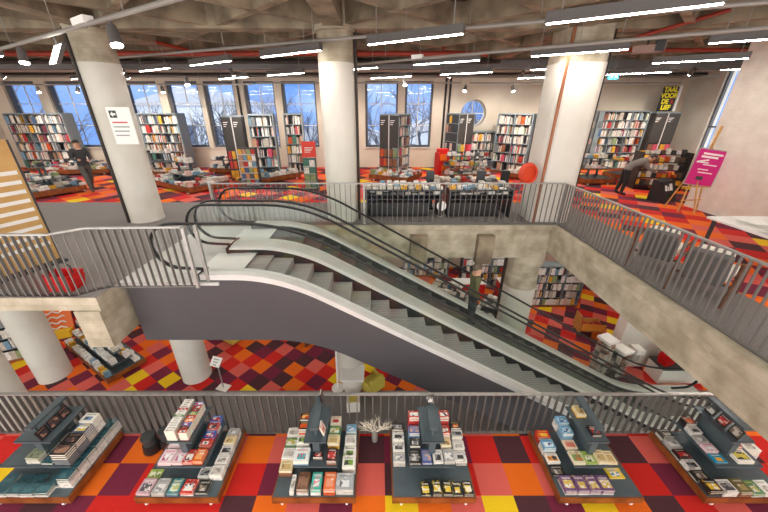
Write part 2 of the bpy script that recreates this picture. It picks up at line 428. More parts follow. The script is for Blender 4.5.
for i, (a, b) in enumerate(wins):
    y = WYR+0.12; w = 0.11
    mb = MB()
    mb.box(a,y,WZ0,a+w,y+0.2,WZ1); mb.box(b-w*0.7,y,WZ0,b,y+0.2,WZ1); mb.box(a+w,y,WZ1-w,b-w*0.7,y+0.2,WZ1); mb.box(a+w,y,WZ0,b-w*0.7,y+0.2,WZ0+w*0.7)
    fr = struct('window_%d' % (i+1), mb, M_frame)
    mb = MB(); c = (a+b)/2
    for k in (0.34, 0.67): mb.box(a+w,y+0.12,WZ0+(WZ1-WZ0)*k-0.018,b-w*0.7,y+0.15,WZ0+(WZ1-WZ0)*k+0.018)
    mb.box(c-0.018,y+0.121,WZ0+w*0.7,c+0.018,y+0.149,WZ1-w)
    mb.build('glazing_bars', M_white, fr)
    mb = MB(); mb.box(a+w,y+0.155,WZ0+w*0.7,b-w*0.7,y+0.165,WZ1-w); mb.build('pane', M_wglass, fr)
    mb = MB(); mb.box(a-0.04,WYR-0.1,WZ0-0.05,b+0.04,WYR+0.12,WZ0); mb.build('sill', M_white, fr)
mb = MB()
pts = [(RC[0]+(RC[2]-0.03)*math.cos(2*PI*k/40), WYR+0.3, RC[1]+(RC[2]-0.03)*math.sin(2*PI*k/40)) for k in range(41)]
mb.tube(pts, 0.035, 6); fr = struct('window_10', mb, M_white)
mb = MB(); mb.box(RC[0]-0.02,WYR+0.28,RC[1]-RC[2]+0.03,RC[0]+0.02,WYR+0.31,RC[1]+RC[2]-0.03); mb.box(RC[0]-RC[2]+0.03,WYR+0.281,RC[1]-0.02,RC[0]+RC[2]-0.03,WYR+0.309,RC[1]+0.02)
mb.build('glazing_bars', M_white, fr)
mb = MB(); mb.cyl((RC[0],WYR+0.33,RC[1]),(RC[0],WYR+0.34,RC[1]),RC[2]-0.02,n=40); mb.build('pane', M_wglass, fr)
# right-hand walls: a near wall beside the gallery, a return behind it with a tall slit window
RX = 9.42
mb = MB(); mb.box(RX,-3.9,U,14.2,9.6,7.6); struct('wall_right', mb, M_brick)
sw = (14.35, 14.95)
mb = MB(); mb.box(14.2,9.6,U,14.6,sw[0],7.6); mb.box(14.2,sw[1],U,14.6,17,7.6); mb.box(14.2,sw[0],U,14.6,sw[1],3.6); mb.box(14.2,sw[0],6.9,14.6,sw[1],7.6)
struct('wall_right_rear', mb, M_white)
mb = MB(); mb.box(14.3,sw[0],3.6,14.42,sw[0]+0.06,6.9); mb.box(14.3,sw[1]-0.06,3.6,14.42,sw[1],6.9); mb.box(14.3,sw[0],4.7,14.42,sw[1],4.76); fr = struct('window_11', mb, M_frame)
mb = MB(); mb.box(14.36,sw[0]+0.06,3.6,14.37,sw[1]-0.06,6.9); mb.build('pane', M_wglass, fr)
mb = MB(); mb.box(14.2,-3.9,L,14.6,17,U-0.25); struct('wall_right_lower', mb, M_white)
mb = MB(); mb.box(8.3,8.7,L,14.2,9.1,2.5); struct('wall_lower_right', mb, M_white)
mb = MB(); mb.box(-18.4,-3.9,L,-18,17,7.6); struct('wall_left', mb, M_wall)

# ------------------------------------------------------------------ ceiling
CZ = 7.45
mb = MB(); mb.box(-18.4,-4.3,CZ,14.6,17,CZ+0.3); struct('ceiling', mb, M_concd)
def beam_between(mb, a, b, w, z0, z1, m=0):
    d = Vector((b[0]-a[0], b[1]-a[1])); n_ = Vector((-d.y, d.x)).normalized()*w/2
    mb.prism([(a[0]+n_.x,a[1]+n_.y),(b[0]+n_.x,b[1]+n_.y),(b[0]-n_.x,b[1]-n_.y),(a[0]-n_.x,a[1]-n_.y)], z0, z1, m)
mb = MB()
for y in (3.2, CY, 13.44): mb.box(-18,y-0.2,7.0,14.2,y+0.2,CZ)
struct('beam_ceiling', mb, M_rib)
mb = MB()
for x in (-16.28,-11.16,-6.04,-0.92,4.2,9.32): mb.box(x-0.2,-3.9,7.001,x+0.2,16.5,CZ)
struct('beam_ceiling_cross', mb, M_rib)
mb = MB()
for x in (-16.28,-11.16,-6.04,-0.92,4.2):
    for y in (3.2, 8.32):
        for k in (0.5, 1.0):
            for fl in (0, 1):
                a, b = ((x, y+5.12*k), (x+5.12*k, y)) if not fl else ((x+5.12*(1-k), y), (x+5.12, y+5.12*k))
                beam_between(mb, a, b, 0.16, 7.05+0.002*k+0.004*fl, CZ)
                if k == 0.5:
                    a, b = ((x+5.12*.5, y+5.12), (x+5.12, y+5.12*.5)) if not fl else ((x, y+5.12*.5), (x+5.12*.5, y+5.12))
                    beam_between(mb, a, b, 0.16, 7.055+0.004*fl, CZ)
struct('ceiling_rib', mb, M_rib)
mb = MB(); mb.box(-18,13.0,6.72,14.2,13.4,7.0); struct('beam_grey', mb, M_duct)
mb = MB(); mb.cyl((-17.9,11.0,6.92),(3.2,11.0,6.92),0.07,n=10)
for x in (-8.5,-2.2,1.9): mb.cyl((x,11.0,6.9),(x,11.0,CZ-0.01),0.03,n=8)
mb.cyl((-6.4,9.0,7.15),(-5.3,11.0,6.95),0.045,n=8)
tag(mb.build('sprinkler_pipe', M_rust), 'long red sprinkler pipe running across under the ceiling behind the round columns', 'pipe')
mb = MB(); mb.cyl((4.4,10.2,6.9),(14.1,10.2,6.9),0.05,n=10); mb.cyl((5.2,8.6,6.75),(6.8,7.6,7.2),0.04,n=8); mb.cyl((5.2,8.6,6.75),(5.3,10.2,6.9),0.04,n=8)
tag(mb.build('sprinkler_pipe', M_rust), 'red sprinkler pipe with a slanting branch beyond the tilted pier', 'pipe')
for a, b, y, z, r, lb in ((-17.9,4,12.2,6.85,0.06,'dark conduit along the ceiling just in front of the grey beam'),(-17.9,14,15.6,6.78,0.05,'dark conduit above the windows, nearer the hall'),(-17.9,14,15.9,6.7,0.04,'thin dark conduit above the windows, nearer the wall')):
    mb = MB(); mb.cyl((a,y,z),(b,y,z),r,n=8); tag(mb.build('conduit', M_pipe), lb, 'pipe')
mb = MB(); mb.cyl((-18,15.0,6.62),(14,15.0,6.62),0.03,n=8); tag(mb.build('curtain_track', M_track), 'thin grey rail running above the row of windows', 'rail')
for i, x in enumerate((-12.5,-6.4,-1.6,3.1,3.3)):
    mb = MB(); mb.cyl((x,WYR-0.06,U),(x,WYR-0.06,6.9),0.05,n=8); struct('trim_%d' % (i+10), mb, M_pipe)

# ------------------------------------------------------------------ lamps
D1 = Vector((math.cos(ROT), math.sin(ROT))); N1 = Vector((-math.sin(ROT), math.cos(ROT)))
def at_line(n_, s): p = D1*s + N1*n_; return p.x, p.y
def where(x, y):
    a = 'over the near wall' if y < 4 else 'over the well' if y < 8 else 'beyond the columns' if y < 12 else 'near the windows'
    return a
ORD = ['first','second','third','fourth','fifth','sixth','seventh','eighth','ninth','tenth','eleventh','twelfth','thirteenth','fourteenth','fifteenth','sixteenth']
RNAME = {}
def linear_lamp(n_, s, ln, z, label, group):
    x, y = at_line(n_, s+ln/2)
    t = thing('linear_lamp', label, 'lamp', (x,y,z), ROT, group)
    mb = MB(); mb.box(-ln/2,-0.05,0,ln/2,0.05,0.13); mb.build('housing', M_body, t)
    mb = MB(); mb.box(-ln/2+0.02,-0.02,-0.01,ln/2-0.02,0.02,0.0); mb.build('diffuser', M_led, t)
    for q in (-0.7, 0.7):
        mb = MB(); mb.cyl((q,0,0.11),(q,0,CZ-z if z > 3 else 0.2),0.008,n=6); mb.build('suspension_wire', M_track, t)
    return t
rowname = {2.35:'row nearest the viewer', 5.54:'row crossing above the escalators', 8.65:'row behind the columns', 11.65:'row before the grey beam', 14.75:'row nearest the windows', -0.75:'unseen fill row overhead', 17.8:'row at the far end', -3.9:'unseen fill row over the near floor'}
for n_, ph in ((-3.9,0.4),(-0.75,0.9),(2.35,1.4),(5.54,-0.95),(8.65,-1.65),(11.65,0.69),(14.75,-0.3),(17.8,0.2)):  # overhead and near-floor rows are unseen, put in for their light
    cnt = 0
    for k in range(-8, 9):
        s = ph + 2.86*k
        x0, y0 = at_line(n_, s); x1, y1 = at_line(n_, s+1.75)
        if min(x0,x1) < -17 or max(x0,x1) > (9.1 if min(y0,y1) < 9.7 else 13.0) or min(y0,y1) < -3.5 or max(y0,y1) > 14.6: continue
        if n_ == 2.35 and -9 < x0 < 6.5: continue
        linear_lamp(n_, s, 1.75, 6.5, 'grey linear LED lamp, %s of the %s' % (ORD[cnt], rowname[n_]), 'linear lamps under the hall ceiling')
        cnt += 1
# suspended tracks
def track(a, b, z, label):
    mb = MB(); mb.cyl((*a,z),(*b,z),0.03,n=8)
    d = Vector((b[0]-a[0],b[1]-a[1])); n2 = int(d.length/2)
    for k in range(n2+1):
        p = Vector(a)+d*(k/max(n2,1)); mb.cyl((p.x,p.y,z),(p.x,p.y,CZ),0.006,n=5)
    return tag(mb.build('lamp_track', M_track), label, 'track')
track((-12.0,10.1),(0.6,2.45),6.5,'grey suspended lamp track crossing above the nearest white column')
track((-7.5,10.24),(6.5,4.34),6.7,'long grey suspended track crossing above the escalators')
track((-1.5,10.25),(6.9,4.3),6.5,'grey suspended track running to the tilted white pier')
track((-16,15.2),(-5.2,15.0),6.35,'grey lamp track hung before the tall windows')
track((-5,14.9),(3.4,14.9),6.4,'short lamp track hung before the middle windows')
track((3.8,15.0),(12.5,15.0),6.4,'grey lamp track before the round window wall')
spot_n = 0
def spot(x, y, z, aim, label, en=60, size=1.0):
    t = thing('track_spotlight', label, 'spotlight', (x,y,z), 0, 'track spotlights')
    d = Vector(aim).normalized(); p = Vector((0,0,-0.16*size))
    mb = MB(); mb.cyl((0,0,0),(0,0,-0.12*size),0.02,n=8); mb.build('bracket', M_body, t)
    mb = MB(); mb.cyl(p-d*0.11*size, p+d*0.11*size, 0.06*size, 0.075*size, n=16); mb.build('housing', M_body, t)
    mb = MB(); mb.cyl(p+d*0.112*size, p+d*0.12*size, 0.066*size, n=16); mb.build('lens', M_spot, t)
    ld = bpy.data.lights.new('spot', 'SPOT'); ld.energy = en; ld.color = (1,0.93,0.82); ld.spot_size = 1.5; ld.spot_blend = 0.6; ld.shadow_soft_size = 0.07
    lo = bpy.data.objects.new('beam_lamp', ld); C.objects.link(lo); lo.parent = t; lo.location = p+d*0.16*size
    lo.rotation_euler = d.to_track_quat('-Z','Y').to_euler()
for n_, (x, y, z, aim, lb) in enumerate((
    (-3.35,4.86,6.48,(0.2,-0.25,-1),'grey spotlight on the track beside the nearest white column'),
    (-6.31,6.65,6.48,(0.15,-0.3,-1),'grey spotlight at the outer end of the nearest track'),
    (-6.1,11.6,6.4,(0.2,-0.4,-1),'small grey spotlight shining behind the sign column'),
    (1.0,13.6,6.5,(0.1,-0.5,-1),'small round spotlight shining between the two middle windows'),
    (7.6,12.6,6.3,(0.1,-0.4,-1),'small spotlight beside the cyan exit sign'),
    (3.6,14.9,6.35,(-0.3,-0.5,-1),'dark spotlight on the bent pipe by the round window'),
    (5.6,15.0,6.35,(0.3,-0.4,-1),'dark spotlight above the bookcase right of the round window'),
    (-14.3,15.15,6.32,(0.2,-0.3,-1),'dark spotlight before the second window from the end'),
    (-12.6,15.12,6.32,(-0.2,-0.3,-1),'dark spotlight before the pier of the far windows'),
    (-9.0,15.05,6.32,(0.2,-0.3,-1),'dark spotlight before the fourth tall window'))):
    spot(x, y, z, aim, lb)
for x, y, lb in ((-14.0,13.6,'over the outermost book tables'),(-9.5,13.8,'over the pale bookcase'),(-5.0,12.6,'over the header boards'),(-2.0,13.0,'behind the middle column'),(2.6,13.2,'before the ninth window'),(5.2,13.2,'facing the low bookcase'),(8.0,13.0,'behind the tilted pier'),(10.6,12.4,'facing the rear wall of books'),(12.4,12.2,'facing the yellow and black poster')):  # spots added to brighten the rear wall and shelves
    spot(x, y, 6.75, (0.05,0.75,-0.8), 'added small grey fill spotlight %s' % lb, 190)
t = thing('floodlight', 'white square floodlight panel hanging from the nearest track', 'lamp', (-5.0,5.86,6.25), ROT)
mb = MB(); mb.cbox(0,0,0,0.34,0.05,0.34,rx=-0.5); mb.build('housing', M_body, t)
mb = MB(); mb.cbox(0,-0.03,-0.008,0.30,0.01,0.30,rx=-0.5); mb.build('panel', emit('panel_glow',(255,250,240),8), t)
mb = MB(); mb.cyl((0,0.03,0.1),(0,0.03,0.27),0.015,n=8); mb.build('bracket', M_body, t)
t = thing('sensor_box', 'white oblong box fixed on the nearest track above the sign column', 'box', (-3.98,5.24,6.5), ROT)
mb = MB(); mb.cbox(0,0,0.05,0.42,0.12,0.08); mb.build('casing', M_paper, t); mb = MB(); mb.cbox(0,0,0.0,0.1,0.05,0.05); mb.build('clip', M_body, t)
t = thing('sensor_box', 'small white box on the track near the grey beam', 'box', (0.9,8.55,6.5), ROT)
mb = MB(); mb.cbox(0,0,0.04,0.26,0.1,0.08); mb.build('casing', M_paper, t); mb = MB(); mb.cbox(0,0,-0.01,0.08,0.05,0.04); mb.build('clip', M_body, t)
t = thing('projector', 'dark projector cradle with pale pipes hanging by the tilted pier', 'projector', (5.9,8.3,6.55), ROT)
mb = MB(); mb.cbox(0,0,0.1,0.5,0.3,0.14); mb.build('casing', mat('grey_pink_casing',(150,122,110),0.6), t); mb = MB(); mb.cyl((0,0,0.17),(0,0,CZ-6.55),0.02,n=8); mb.build('pole', M_pipe, t)
mb = MB(); mb.cbox(0.22,0,0.14,0.16,0.34,0.2); mb.build('end_cap', M_blackpl, t)
t = thing('exit_sign', 'small cyan and white emergency exit sign under the ceiling', 'sign', (8.1,12.6,6.5), 0)
mb = MB(); mb.cbox(0,0,0,0.34,0.04,0.26); mb.build('panel', emit('exit_cyan',(40,180,205),1.1), t)
mb = MB(); mb.cbox(-0.05,-0.022,0.0,0.05,0.006,0.15); mb.cbox(0.0,-0.0225,0.01,0.09,0.005,0.03); mb.cbox(0.09,-0.022,0,0.06,0.006,0.16); mb.build('pictogram', emit('exit_white',(240,250,255),1.2), t)
mb = MB(); mb.cyl((0,0,0.13),(0,0,CZ-6.5),0.01,n=6); mb.build('rod', M_track, t)
# lamps added under the upper floor to brighten the lower floor
for i, (x, y, w) in enumerate(((-10.5,9.5,'beside the far column'),(-8.0,12.5,'over the white book table'),(-2.5,10.0,'behind the truss'),(-3.5,13.6,'at the rear'),(1.6,10.2,'before the magazine wall'),(2.4,13.6,'over the rear tables'),(6.6,10.6,'by the corner column'),(7.6,13.6,'over the magazine rack'),(11.5,12.0,'near the end wall'),(-14.5,12.0,'near the side wall'),(7.0,5.0,'under the gallery'),(7.0,1.5,'under the gallery end'),(-7.4,6.2,'under the landing'),(-5.2,9.4,'beside the slim column'),(-12.5,10.6,'over the banner stand'),(9.6,8.8,'by the cart and wire racks'),(7.4,8.6,'over the foot of the escalators'),(9.0,3.4,'deep under the gallery'),(4.6,12.2,'over the magazine table'))):
    s, n_ = Vector((x,y)).dot(D1), Vector((x,y)).dot(N1)
    linear_lamp(n_, s-0.875, 1.75, 2.28, 'added linear fill lamp under the upper slab, %s' % w, 'added fill lamps under the upper slab')

# ------------------------------------------------------------------ escalators
SL = math.tan(math.radians(30))
def zprof(x, zf, xk, d=0.75):
    def top(x_):
        if x_ <= xk-d: return zf
        if x_ >= xk+d: return zf-SL*(x_-xk)
        return zf-SL*(x_-xk+d)**2/(4*d)
    zb = zf-(U-L); xb = xk+(U-L)/SL
    if x < (xk+xb)/2: return top(x)
    q = xk+xb-x           # mirrored about the middle of the flight
    return zf+zb-top(q)
def rng(a, b, step=0.15):
    n_ = max(2, int((b-a)/step)); return [a+(b-a)*i/n_ for i in range(n_+1)]
XE = 10.3
def escalator(label, yn, yf, near_clad):
    t = thing('escalator', label, 'escalator', (8.4,(yn+yf)/2,L), 0, 'pair of escalators')
    def P(name, mb, m, smooth=False): return mb.build(name, m, t, smooth, world=True)
    xs = rng(-3.08, XE)
    deck = lambda x: zprof(x, U+0.13, -1.75)
    for y0, y1, out in ((yn-0.16, yn-0.115, -1), (yf+0.115, yf+0.16, 1)):
        mb = MB()
        xs2 = rng(-4.42, XE)
        lo = [(x, max(zprof(x, U-1.28, -1.27), L-0.19)) for x in xs2]
        hi = [(x, (deck(x)-0.1 if x > -3.08 else U-0.055)) for x in xs2]
        mb.band(lo, hi, y0, y1); P('cladding', mb, M_clad)
        mb = MB(); mb.band([(x, deck(x)-0.105) for x in xs], [(x, deck(x)) for x in xs], min(y0,y1 if out>0 else y0)-0.004 if out<0 else y0-0.13, (yn-0.012) if out<0 else y1+0.004)
        P('outer_deck', mb, M_alu)
    mb = MB(); xs2 = rng(-4.42, XE)
    mb.band([(x, max(zprof(x, U-1.27, -1.27), L-0.19)) for x in xs2], [(x, max(zprof(x, U-1.2, -1.27), L-0.12)) for x in xs2], yn-0.115, yf+0.115); P('truss_soffit', mb, M_clad)
    for y, sgn in ((yn, 1), (yf, -1)):
        a, b = (y+0.012, y+0.09) if sgn > 0 else (y-0.10, y-0.012)
        mb = MB(); mb.band([(x, deck(x)-0.04) for x in xs], [(x, deck(x)-0.01) for x in xs], a, b+(0.02 if sgn > 0 else 0)) if sgn > 0 else mb.band([(x, deck(x)-0.04) for x in xs], [(x, deck(x)-0.01) for x in xs], a-0.02, b); P('inner_deck', mb, M_deck)
        a, b = (y+0.095, y+0.11) if sgn > 0 else (y-0.11, y-0.09)
        mb = MB(); mb.band([(x, zprof(x, U-0.3, -1.75)) for x in xs], [(x, deck(x)-0.042) for x in xs], a, b); P('skirt', mb, M_skirt)
        # handrail loop
        hx = rng(-3.45, XE-0.5)
        rail = lambda x: zprof(x, U+1.0, -1.5)
        r = 0.41
        top = [(x, y, rail(x)) for x in hx]
        st = [(-3.45-r*math.sin(PI*k/14), y, U+1.0-r+r*math.cos(PI*k/14)) for k in range(14,0,-1)]
        en = [(XE-0.5+r*math.sin(PI*k/14), y, L+1.0-r+r*math.cos(PI*k/14)) for k in range(1,15)]
        pts = [(-3.1, y, U+0.16)]+st+top+en+[(XE-0.8, y, L+0.16)]
        mb = MB(); mb.tube(pts, 0.042, 10, 0, 0.024); P('handrail', mb, M_black, True)
        mb = MB()
        lo = [(x, deck(x)) for x in hx]; hi = [(x, rail(x)-0.03) for x in hx]
        mb.band(lo, hi, y-0.006, y+0.006)
        arc = [(-3.45-(r-0.03)*math.sin(PI*k/14), U+1.0-r+(r-0.03)*math.cos(PI*k/14)) for k in range(15)]
        k0 = len(mb.v); mb.add([(x, y-0.006, z) for x, z in arc]+[(x, y+0.006, z) for x, z in arc], [tuple(range(15)), tuple(range(29,14,-1))]+[(i,i+1,16+i,15+i) for i in range(14)])
        arc = [(XE-0.5+(r-0.03)*math.sin(PI*k/14), L+1.0-r+(r-0.03)*math.cos(PI*k/14)) for k in range(15)]
        mb.add([(x, y-0.006, z) for x, z in arc]+[(x, y+0.006, z) for x, z in arc], [tuple(range(15)), tuple(range(29,14,-1))]+[(i,i+1,16+i,15+i) for i in range(14)])
        P('balustrade_glass', mb, M_glass)
    # steps
    ya, yb = yn+0.112, yf-0.112
    x, z = -2.55, U
    xs_step = []
    k = 0
    while True:
        x0 = -2.55+0.4*k
        zt = zprof(x0+0.3, U-0.03, -1.75, 0.6)
        if x0 > 9.4: break
        xs_step.append((x0, zt)); k += 1
    for x0, zt in xs_step:
        mb = MB(); mb.box(x0,ya,zt-0.24,x0+0.395,yb,zt-0.012,1)
        for q in range(14):
            yy = ya+(yb-ya)*(q+0.5)/14; mb.box(x0,yy-0.018,zt-0.013,x0+0.395,yy+0.018,zt,0)
        P('step', mb, [M_tread, M_riser] if near_clad else [M_tread_shaded, M_riser_shaded])
    mb = MB(); mb.box(-3.3,ya,U+0.0,-2.56,yb,U+0.012); mb.box(-2.75,ya,U+0.012,-2.5,yb,U+0.02); P('comb_plate', mb, M_deck)
    mb = MB(); mb.box(9.4,ya,L+0.0,XE,yb,L+0.015); P('comb_plate', mb, M_deck)
    mb = MB(); mb.box(-3.12,yn-0.14,U+0.0,-3.06,yn+0.14,U+0.13); mb.box(-3.12,yf-0.14,U,-3.06,yf+0.14,U+0.13); P('newel_cap', mb, M_black)
    return t
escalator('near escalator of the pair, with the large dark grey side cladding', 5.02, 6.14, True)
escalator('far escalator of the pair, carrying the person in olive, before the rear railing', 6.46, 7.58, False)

# ------------------------------------------------------------------ railings
BAR = {}
def railing(label, pts, z, h, space, post=None, clip=100, hang=0.0, group=None, bw=0.014, bd=0.05):
    t = thing('railing', label, 'railing', (*pts[0], z))
    lo, top = -hang, h
    mbt, mbb = MB(), MB()
    key = (h, hang, bw, bd)
    if key not in BAR:
        mb = MB(); mb.box(-bw/2,-bd/2,0.03-hang,bw/2,bd/2,h-0.02); BAR[key] = mb.mesh('baluster', M_bar)
    spots = []
    for a, b in zip(pts, pts[1:]):
        d = Vector((b[0]-a[0], b[1]-a[1])); ln = d.length; ang = math.atan2(d.y, d.x)
        c = Vector(((a[0]+b[0])/2-pts[0][0], (a[1]+b[1])/2-pts[0][1]))
        mbt.cbox(c.x, c.y, h-0.012, ln+0.03, 0.05, 0.025, 0, ang)
        mbb.cbox(c.x, c.y, 0.03-hang, ln+0.02, 0.04, 0.02, 0, ang)
        n_ = max(1, round(ln/space))
        for i in range(n_):
            p = d*((i+0.5)/n_); spots.append((a[0]-pts[0][0]+p.x, a[1]-pts[0][1]+p.y, ang))
    mbt.build('top_rail', M_rail, t); mbb.build('bottom_rail', M_bar, t)
    for i, (x, y, a) in enumerate(spots[:clip]):
        o = bpy.data.objects.new('baluster', BAR[key]); C.objects.link(o); o.parent = t; o.location = (x,y,0); o.rotation_euler = (0,0,a)
    for p in post or ():
        mb = MB(); mb.cbox(p[0]-pts[0][0], p[1]-pts[0][1], (h-0.03-hang)/2, 0.05, 0.05, h-0.03+hang); mb.build('post', M_rail, t)
    return t
railing('grey steel railing along the edge of the lowest front floor, behind the six tables', [(-7.3,FY-0.06),(6.7,FY-0.06)], 0, 1.02, 0.14, hang=0.0)
railing('grey steel railing with a kink, ending at the head of the near escalator', [(-8.6,4.4),(-4.88,4.4),(-4.54,4.68),(-3.1,4.72)], U, 1.06, 0.116, post=[(-3.06,4.72),(-2.94,4.86)], hang=0.04)
railing('grey steel railing along the rear of the well behind the escalators', [(-4.15,WY+0.08),(WX1,WY+0.08)], U, 1.06, 0.13, post=[(-4.15,WY+0.08),(-0.35,WY+0.08)], bw=0.012, bd=0.03)
railing('grey steel railing of the gallery in front of the two armchairs', [(WX1,WY+0.02),(WX1+0.02,0.3)], U, 1.06, 0.108, post=[(WX1,WY+0.02)], bd=0.034)

# ------------------------------------------------------------------ books
PAL = [(238,234,226),(226,220,206),(200,192,180),(40,42,46),(74,78,84),(120,124,128),(178,38,34),(214,92,40),(232,176,52),(70,104,146),(120,160,186),(60,112,96),(150,170,120),(196,150,124),(150,98,72),(110,44,60),(236,200,190),(216,84,110),(96,72,60),(242,240,236)]
PALM = [mat('print_%d' % i, c, 0.5, scale=16, rgb2=tuple(int(x*0.84+ (30 if sum(c) < 300 else 0)) for x in c)) for i, c in enumerate(PAL)]
WHITEISH = (0,1,2,19,0,19,1,19,2,0,4,10,12,6,8,16,3)
REST = MB()          # every further book, too many and too small to single out
def rest_box(M, sx, sy, sz, k): REST.box(-sx/2,-sy/2,0,sx/2,sy/2,sz,k,M)
def rest_stack(M0, x, y, z, w, d, n_, th, cov, rz=0.0):
    """closed books lying on one another"""
    for i in range(n_):
        M = M0 @ Matrix.Translation((x+R.uniform(-.006,.006), y+R.uniform(-.006,.006), z+i*th)) @ Matrix.Rotation(rz+R.uniform(-.04,.04),4,'Z')
        rest_box(M, w, d, th*0.94, cov)
def rest_row(M0, x0, x1, y, z, h, dep, fill=0.9, pale=False):
    """spines side by side on a shelf; M0 local frame, spines face -y"""
    x = x0+0.01
    while x < x1-0.02:
        if R.random() > fill: x += R.uniform(0.05,0.16); continue
        if R.random() < (0.55 if pale else 0.10):      # one shown face out
            w = R.uniform(0.12,0.17)
            if x+w > x1: break
            M = M0 @ Matrix.Translation((x+w/2, y-0.02, z)); rest_box(M, w, 0.03, h*R.uniform(.75,.95), R.choice(WHITEISH) if pale else R.randrange(20)); x += w+0.01; continue
        w = R.uniform(0.022,0.05); hh = h*R.uniform(0.66,0.95)
        k = R.choices(range(20), (14,10,7,3,3,4,2,2,2,2,4,2,2,4,2,1,4,2,1,12))[0] if not pale else R.choice(WHITEISH)
        M = M0 @ Matrix.Translation((x+w/2, y+dep/2+R.uniform(0,0.02), z)); rest_box(M, w*0.95, dep*0.9, hh, k); x += w
NB = [0]
def book(parent_M, x, y, z, w, d, th, m, label, rz=0.0, rx=0.0, ry=0.0, group=None):
    """a book of its own: printed cover with the paper block as its part"""
    c = MB(); e = 0.004
    c.box(-w/2,-d/2,0,w/2,d/2,e); c.box(-w/2,-d/2,th-e,w/2,d/2,th); c.box(-w/2,-d/2,e,-w/2+e,d/2,th-e)
    o = c.build('book', m)
    M = parent_M @ Matrix.Translation((x,y,z)) @ Matrix.Rotation(rz,4,'Z') @ Matrix.Rotation(ry,4,'Y') @ Matrix.Rotation(rx,4,'X')
    o.matrix_world = M
    p = MB(); p.box(-w/2+e,-d/2+0.004,e,w/2-0.005,d/2-0.004,th-e); p.build('pages', M_pages, o)
    tag(o, label, 'book', group); NB[0] += 1
    return o
def stand(Mt, x, y, z, w, h, th, m, label, face, lean=0.15):
    """a book standing with its front turned to the angle face (0 = viewer), leaning back"""
    M = Mt @ Matrix.Translation((x,y,z)) @ Matrix.Rotation(face,4,'Z') @ Matrix.Rotation(PI/2-lean,4,'X') @ Matrix.Translation((0,h/2,0))
    return book(M, 0, 0, 0, w, h, th, m, label)
COUNT = ['second','third','fourth','fifth','sixth','seventh','eighth','ninth']
def pile(Mt, x, y, z, w, d, th, n_, m, desc, place, rz=0.0, indiv=2, ck=0, group=None):
    """n copies lying on one another: the upper ones single books, those below only seen as edges"""
    k = min(indiv, n_); th *= 1.15
    for i in range(n_-k):
        M = Mt @ Matrix.Translation((x+R.uniform(-.003,.003),y+R.uniform(-.003,.003),z+i*th)) @ Matrix.Rotation(rz+R.uniform(-.02,.02),4,'Z')
        rest_box(M, w, d, th*0.95, ck)
    for i in range(n_-k, n_):
        dn = n_-1-i
        lb = ('%s, %s' % (desc, place)) if dn == 0 else ('%s book down in the pile, %s' % (COUNT[dn-1], place))
        book(Mt, x+R.uniform(-.004,.004), y+R.uniform(-.004,.004), z+i*th, w, d, th*0.95, m, lb, rz+R.uniform(-.03,.03), group=group)

# ------------------------------------------------------------------ the six floor tables
def floor_table(x, y, label, top='bar', rz=0.0, w=1.26, d=1.1, hm=0.34, hu=0.17):
    t = thing('display_table', label, 'display table', (x,y,0), rz, 'tiered display tables on the front floor')
    mb = MB(); mb.box(-w/2,-d/2,0.06,w/2,d/2,0.19); mb.build('plinth', M_wood, t)
    mb = MB(); mb.box(-w/2+0.02,-d/2+0.02,0.19,w/2-0.02,d/2-0.02,0.2); mb.build('bed', M_slate, t)
    for sx in (-1, 1):
        for sy in (-1, 1):
            mb = MB(); mb.cyl((sx*(w/2-0.14)-0.015,sy*(d/2-0.03),0.032),(sx*(w/2-0.14)+0.015,sy*(d/2-0.03),0.032),0.032,n=12); mb.build('caster', M_paper, t)
    mb = MB(); mb.box(-0.05,-0.1,0.2,0.05,0.42,0.86); mb.build('post', M_slate, t)
    mb = MB(); mb.box(-hm,-0.27,0.48,hm,0.5,0.5); mb.box(-hm,-0.272,0.465,hm,-0.262,0.5); mb.build('lower_shelf', M_slate, t)
    mb = MB(); mb.box(-hu,-0.14,0.86,hu,0.5,0.88); mb.box(-hu,-0.142,0.845,hu,-0.132,0.88); mb.build('upper_shelf', M_slate, t)
    if top == 'bar':
        for yy in (-0.02, 0.4):
            mb = MB(); mb.box(-0.015,yy-0.015,0.88,0.015,yy+0.015,1.08); mb.build('upright', M_slate, t)
        mb = MB(); mb.box(-0.055,-0.1,1.08,0.055,0.5,1.12); mb.build('top_bar', M_slate, t)
    return t
TNAME = ['leftmost front table','second front table','third front table','fourth front table','fifth front table','rightmost front table']
TLAB = ['grey tiered table with orange wood plinth, loaded with teal and black books',
        'tiered table packed with colourful magazines, beside the black step stools',
        'tiered table with an empty grey corner at the front of its bed',
        'tiered table with five identical black and yellow faces along its front edge',
        'tiered table with white-labelled purple stacks along its front edge',
        'tiered table beneath the concrete beam, with a row of dark books down one side']
TXC = [-5.27,-3.03,-0.965,0.845,3.36,5.56]
TYC = 3.36
TM = []
for i in range(6):
    floor_table(TXC[i], TYC, TLAB[i], 'bar' if i != 1 else 'none', hm=(0.55,0.37,0.34,0.36,0.34,0.36)[i], hu=(0.28,0.19,0.17,0.17,0.17,0.18)[i])
    TM.append(Matrix.Translation((TXC[i], TYC, 0)))
BED, MID, UP, TOP = 0.201, 0.501, 0.881, 1.121
TIER = {BED:'bed', MID:'lower shelf', UP:'upper shelf', TOP:'top bar'}
def col(ti, z, x, ys, specs, side, indiv=2):
    """piles one behind another, front first. spec: (description, cover, rest colour, w, d, thickness, count[, turn])"""
    for i, s in enumerate(specs):
        if s is None: continue
        desc, m, ck, w, d, th, n_ = s[:7]; rz = s[7] if len(s) > 7 else 0
        iv = s[8] if len(s) > 8 else indiv
        pile(TM[ti], x, ys[i], z, w, d, th, n_, m, desc, '%s %s-side pile, %s, %s' % (ORD[i], side, TIER[z], TNAME[ti]), rz, iv, ck)
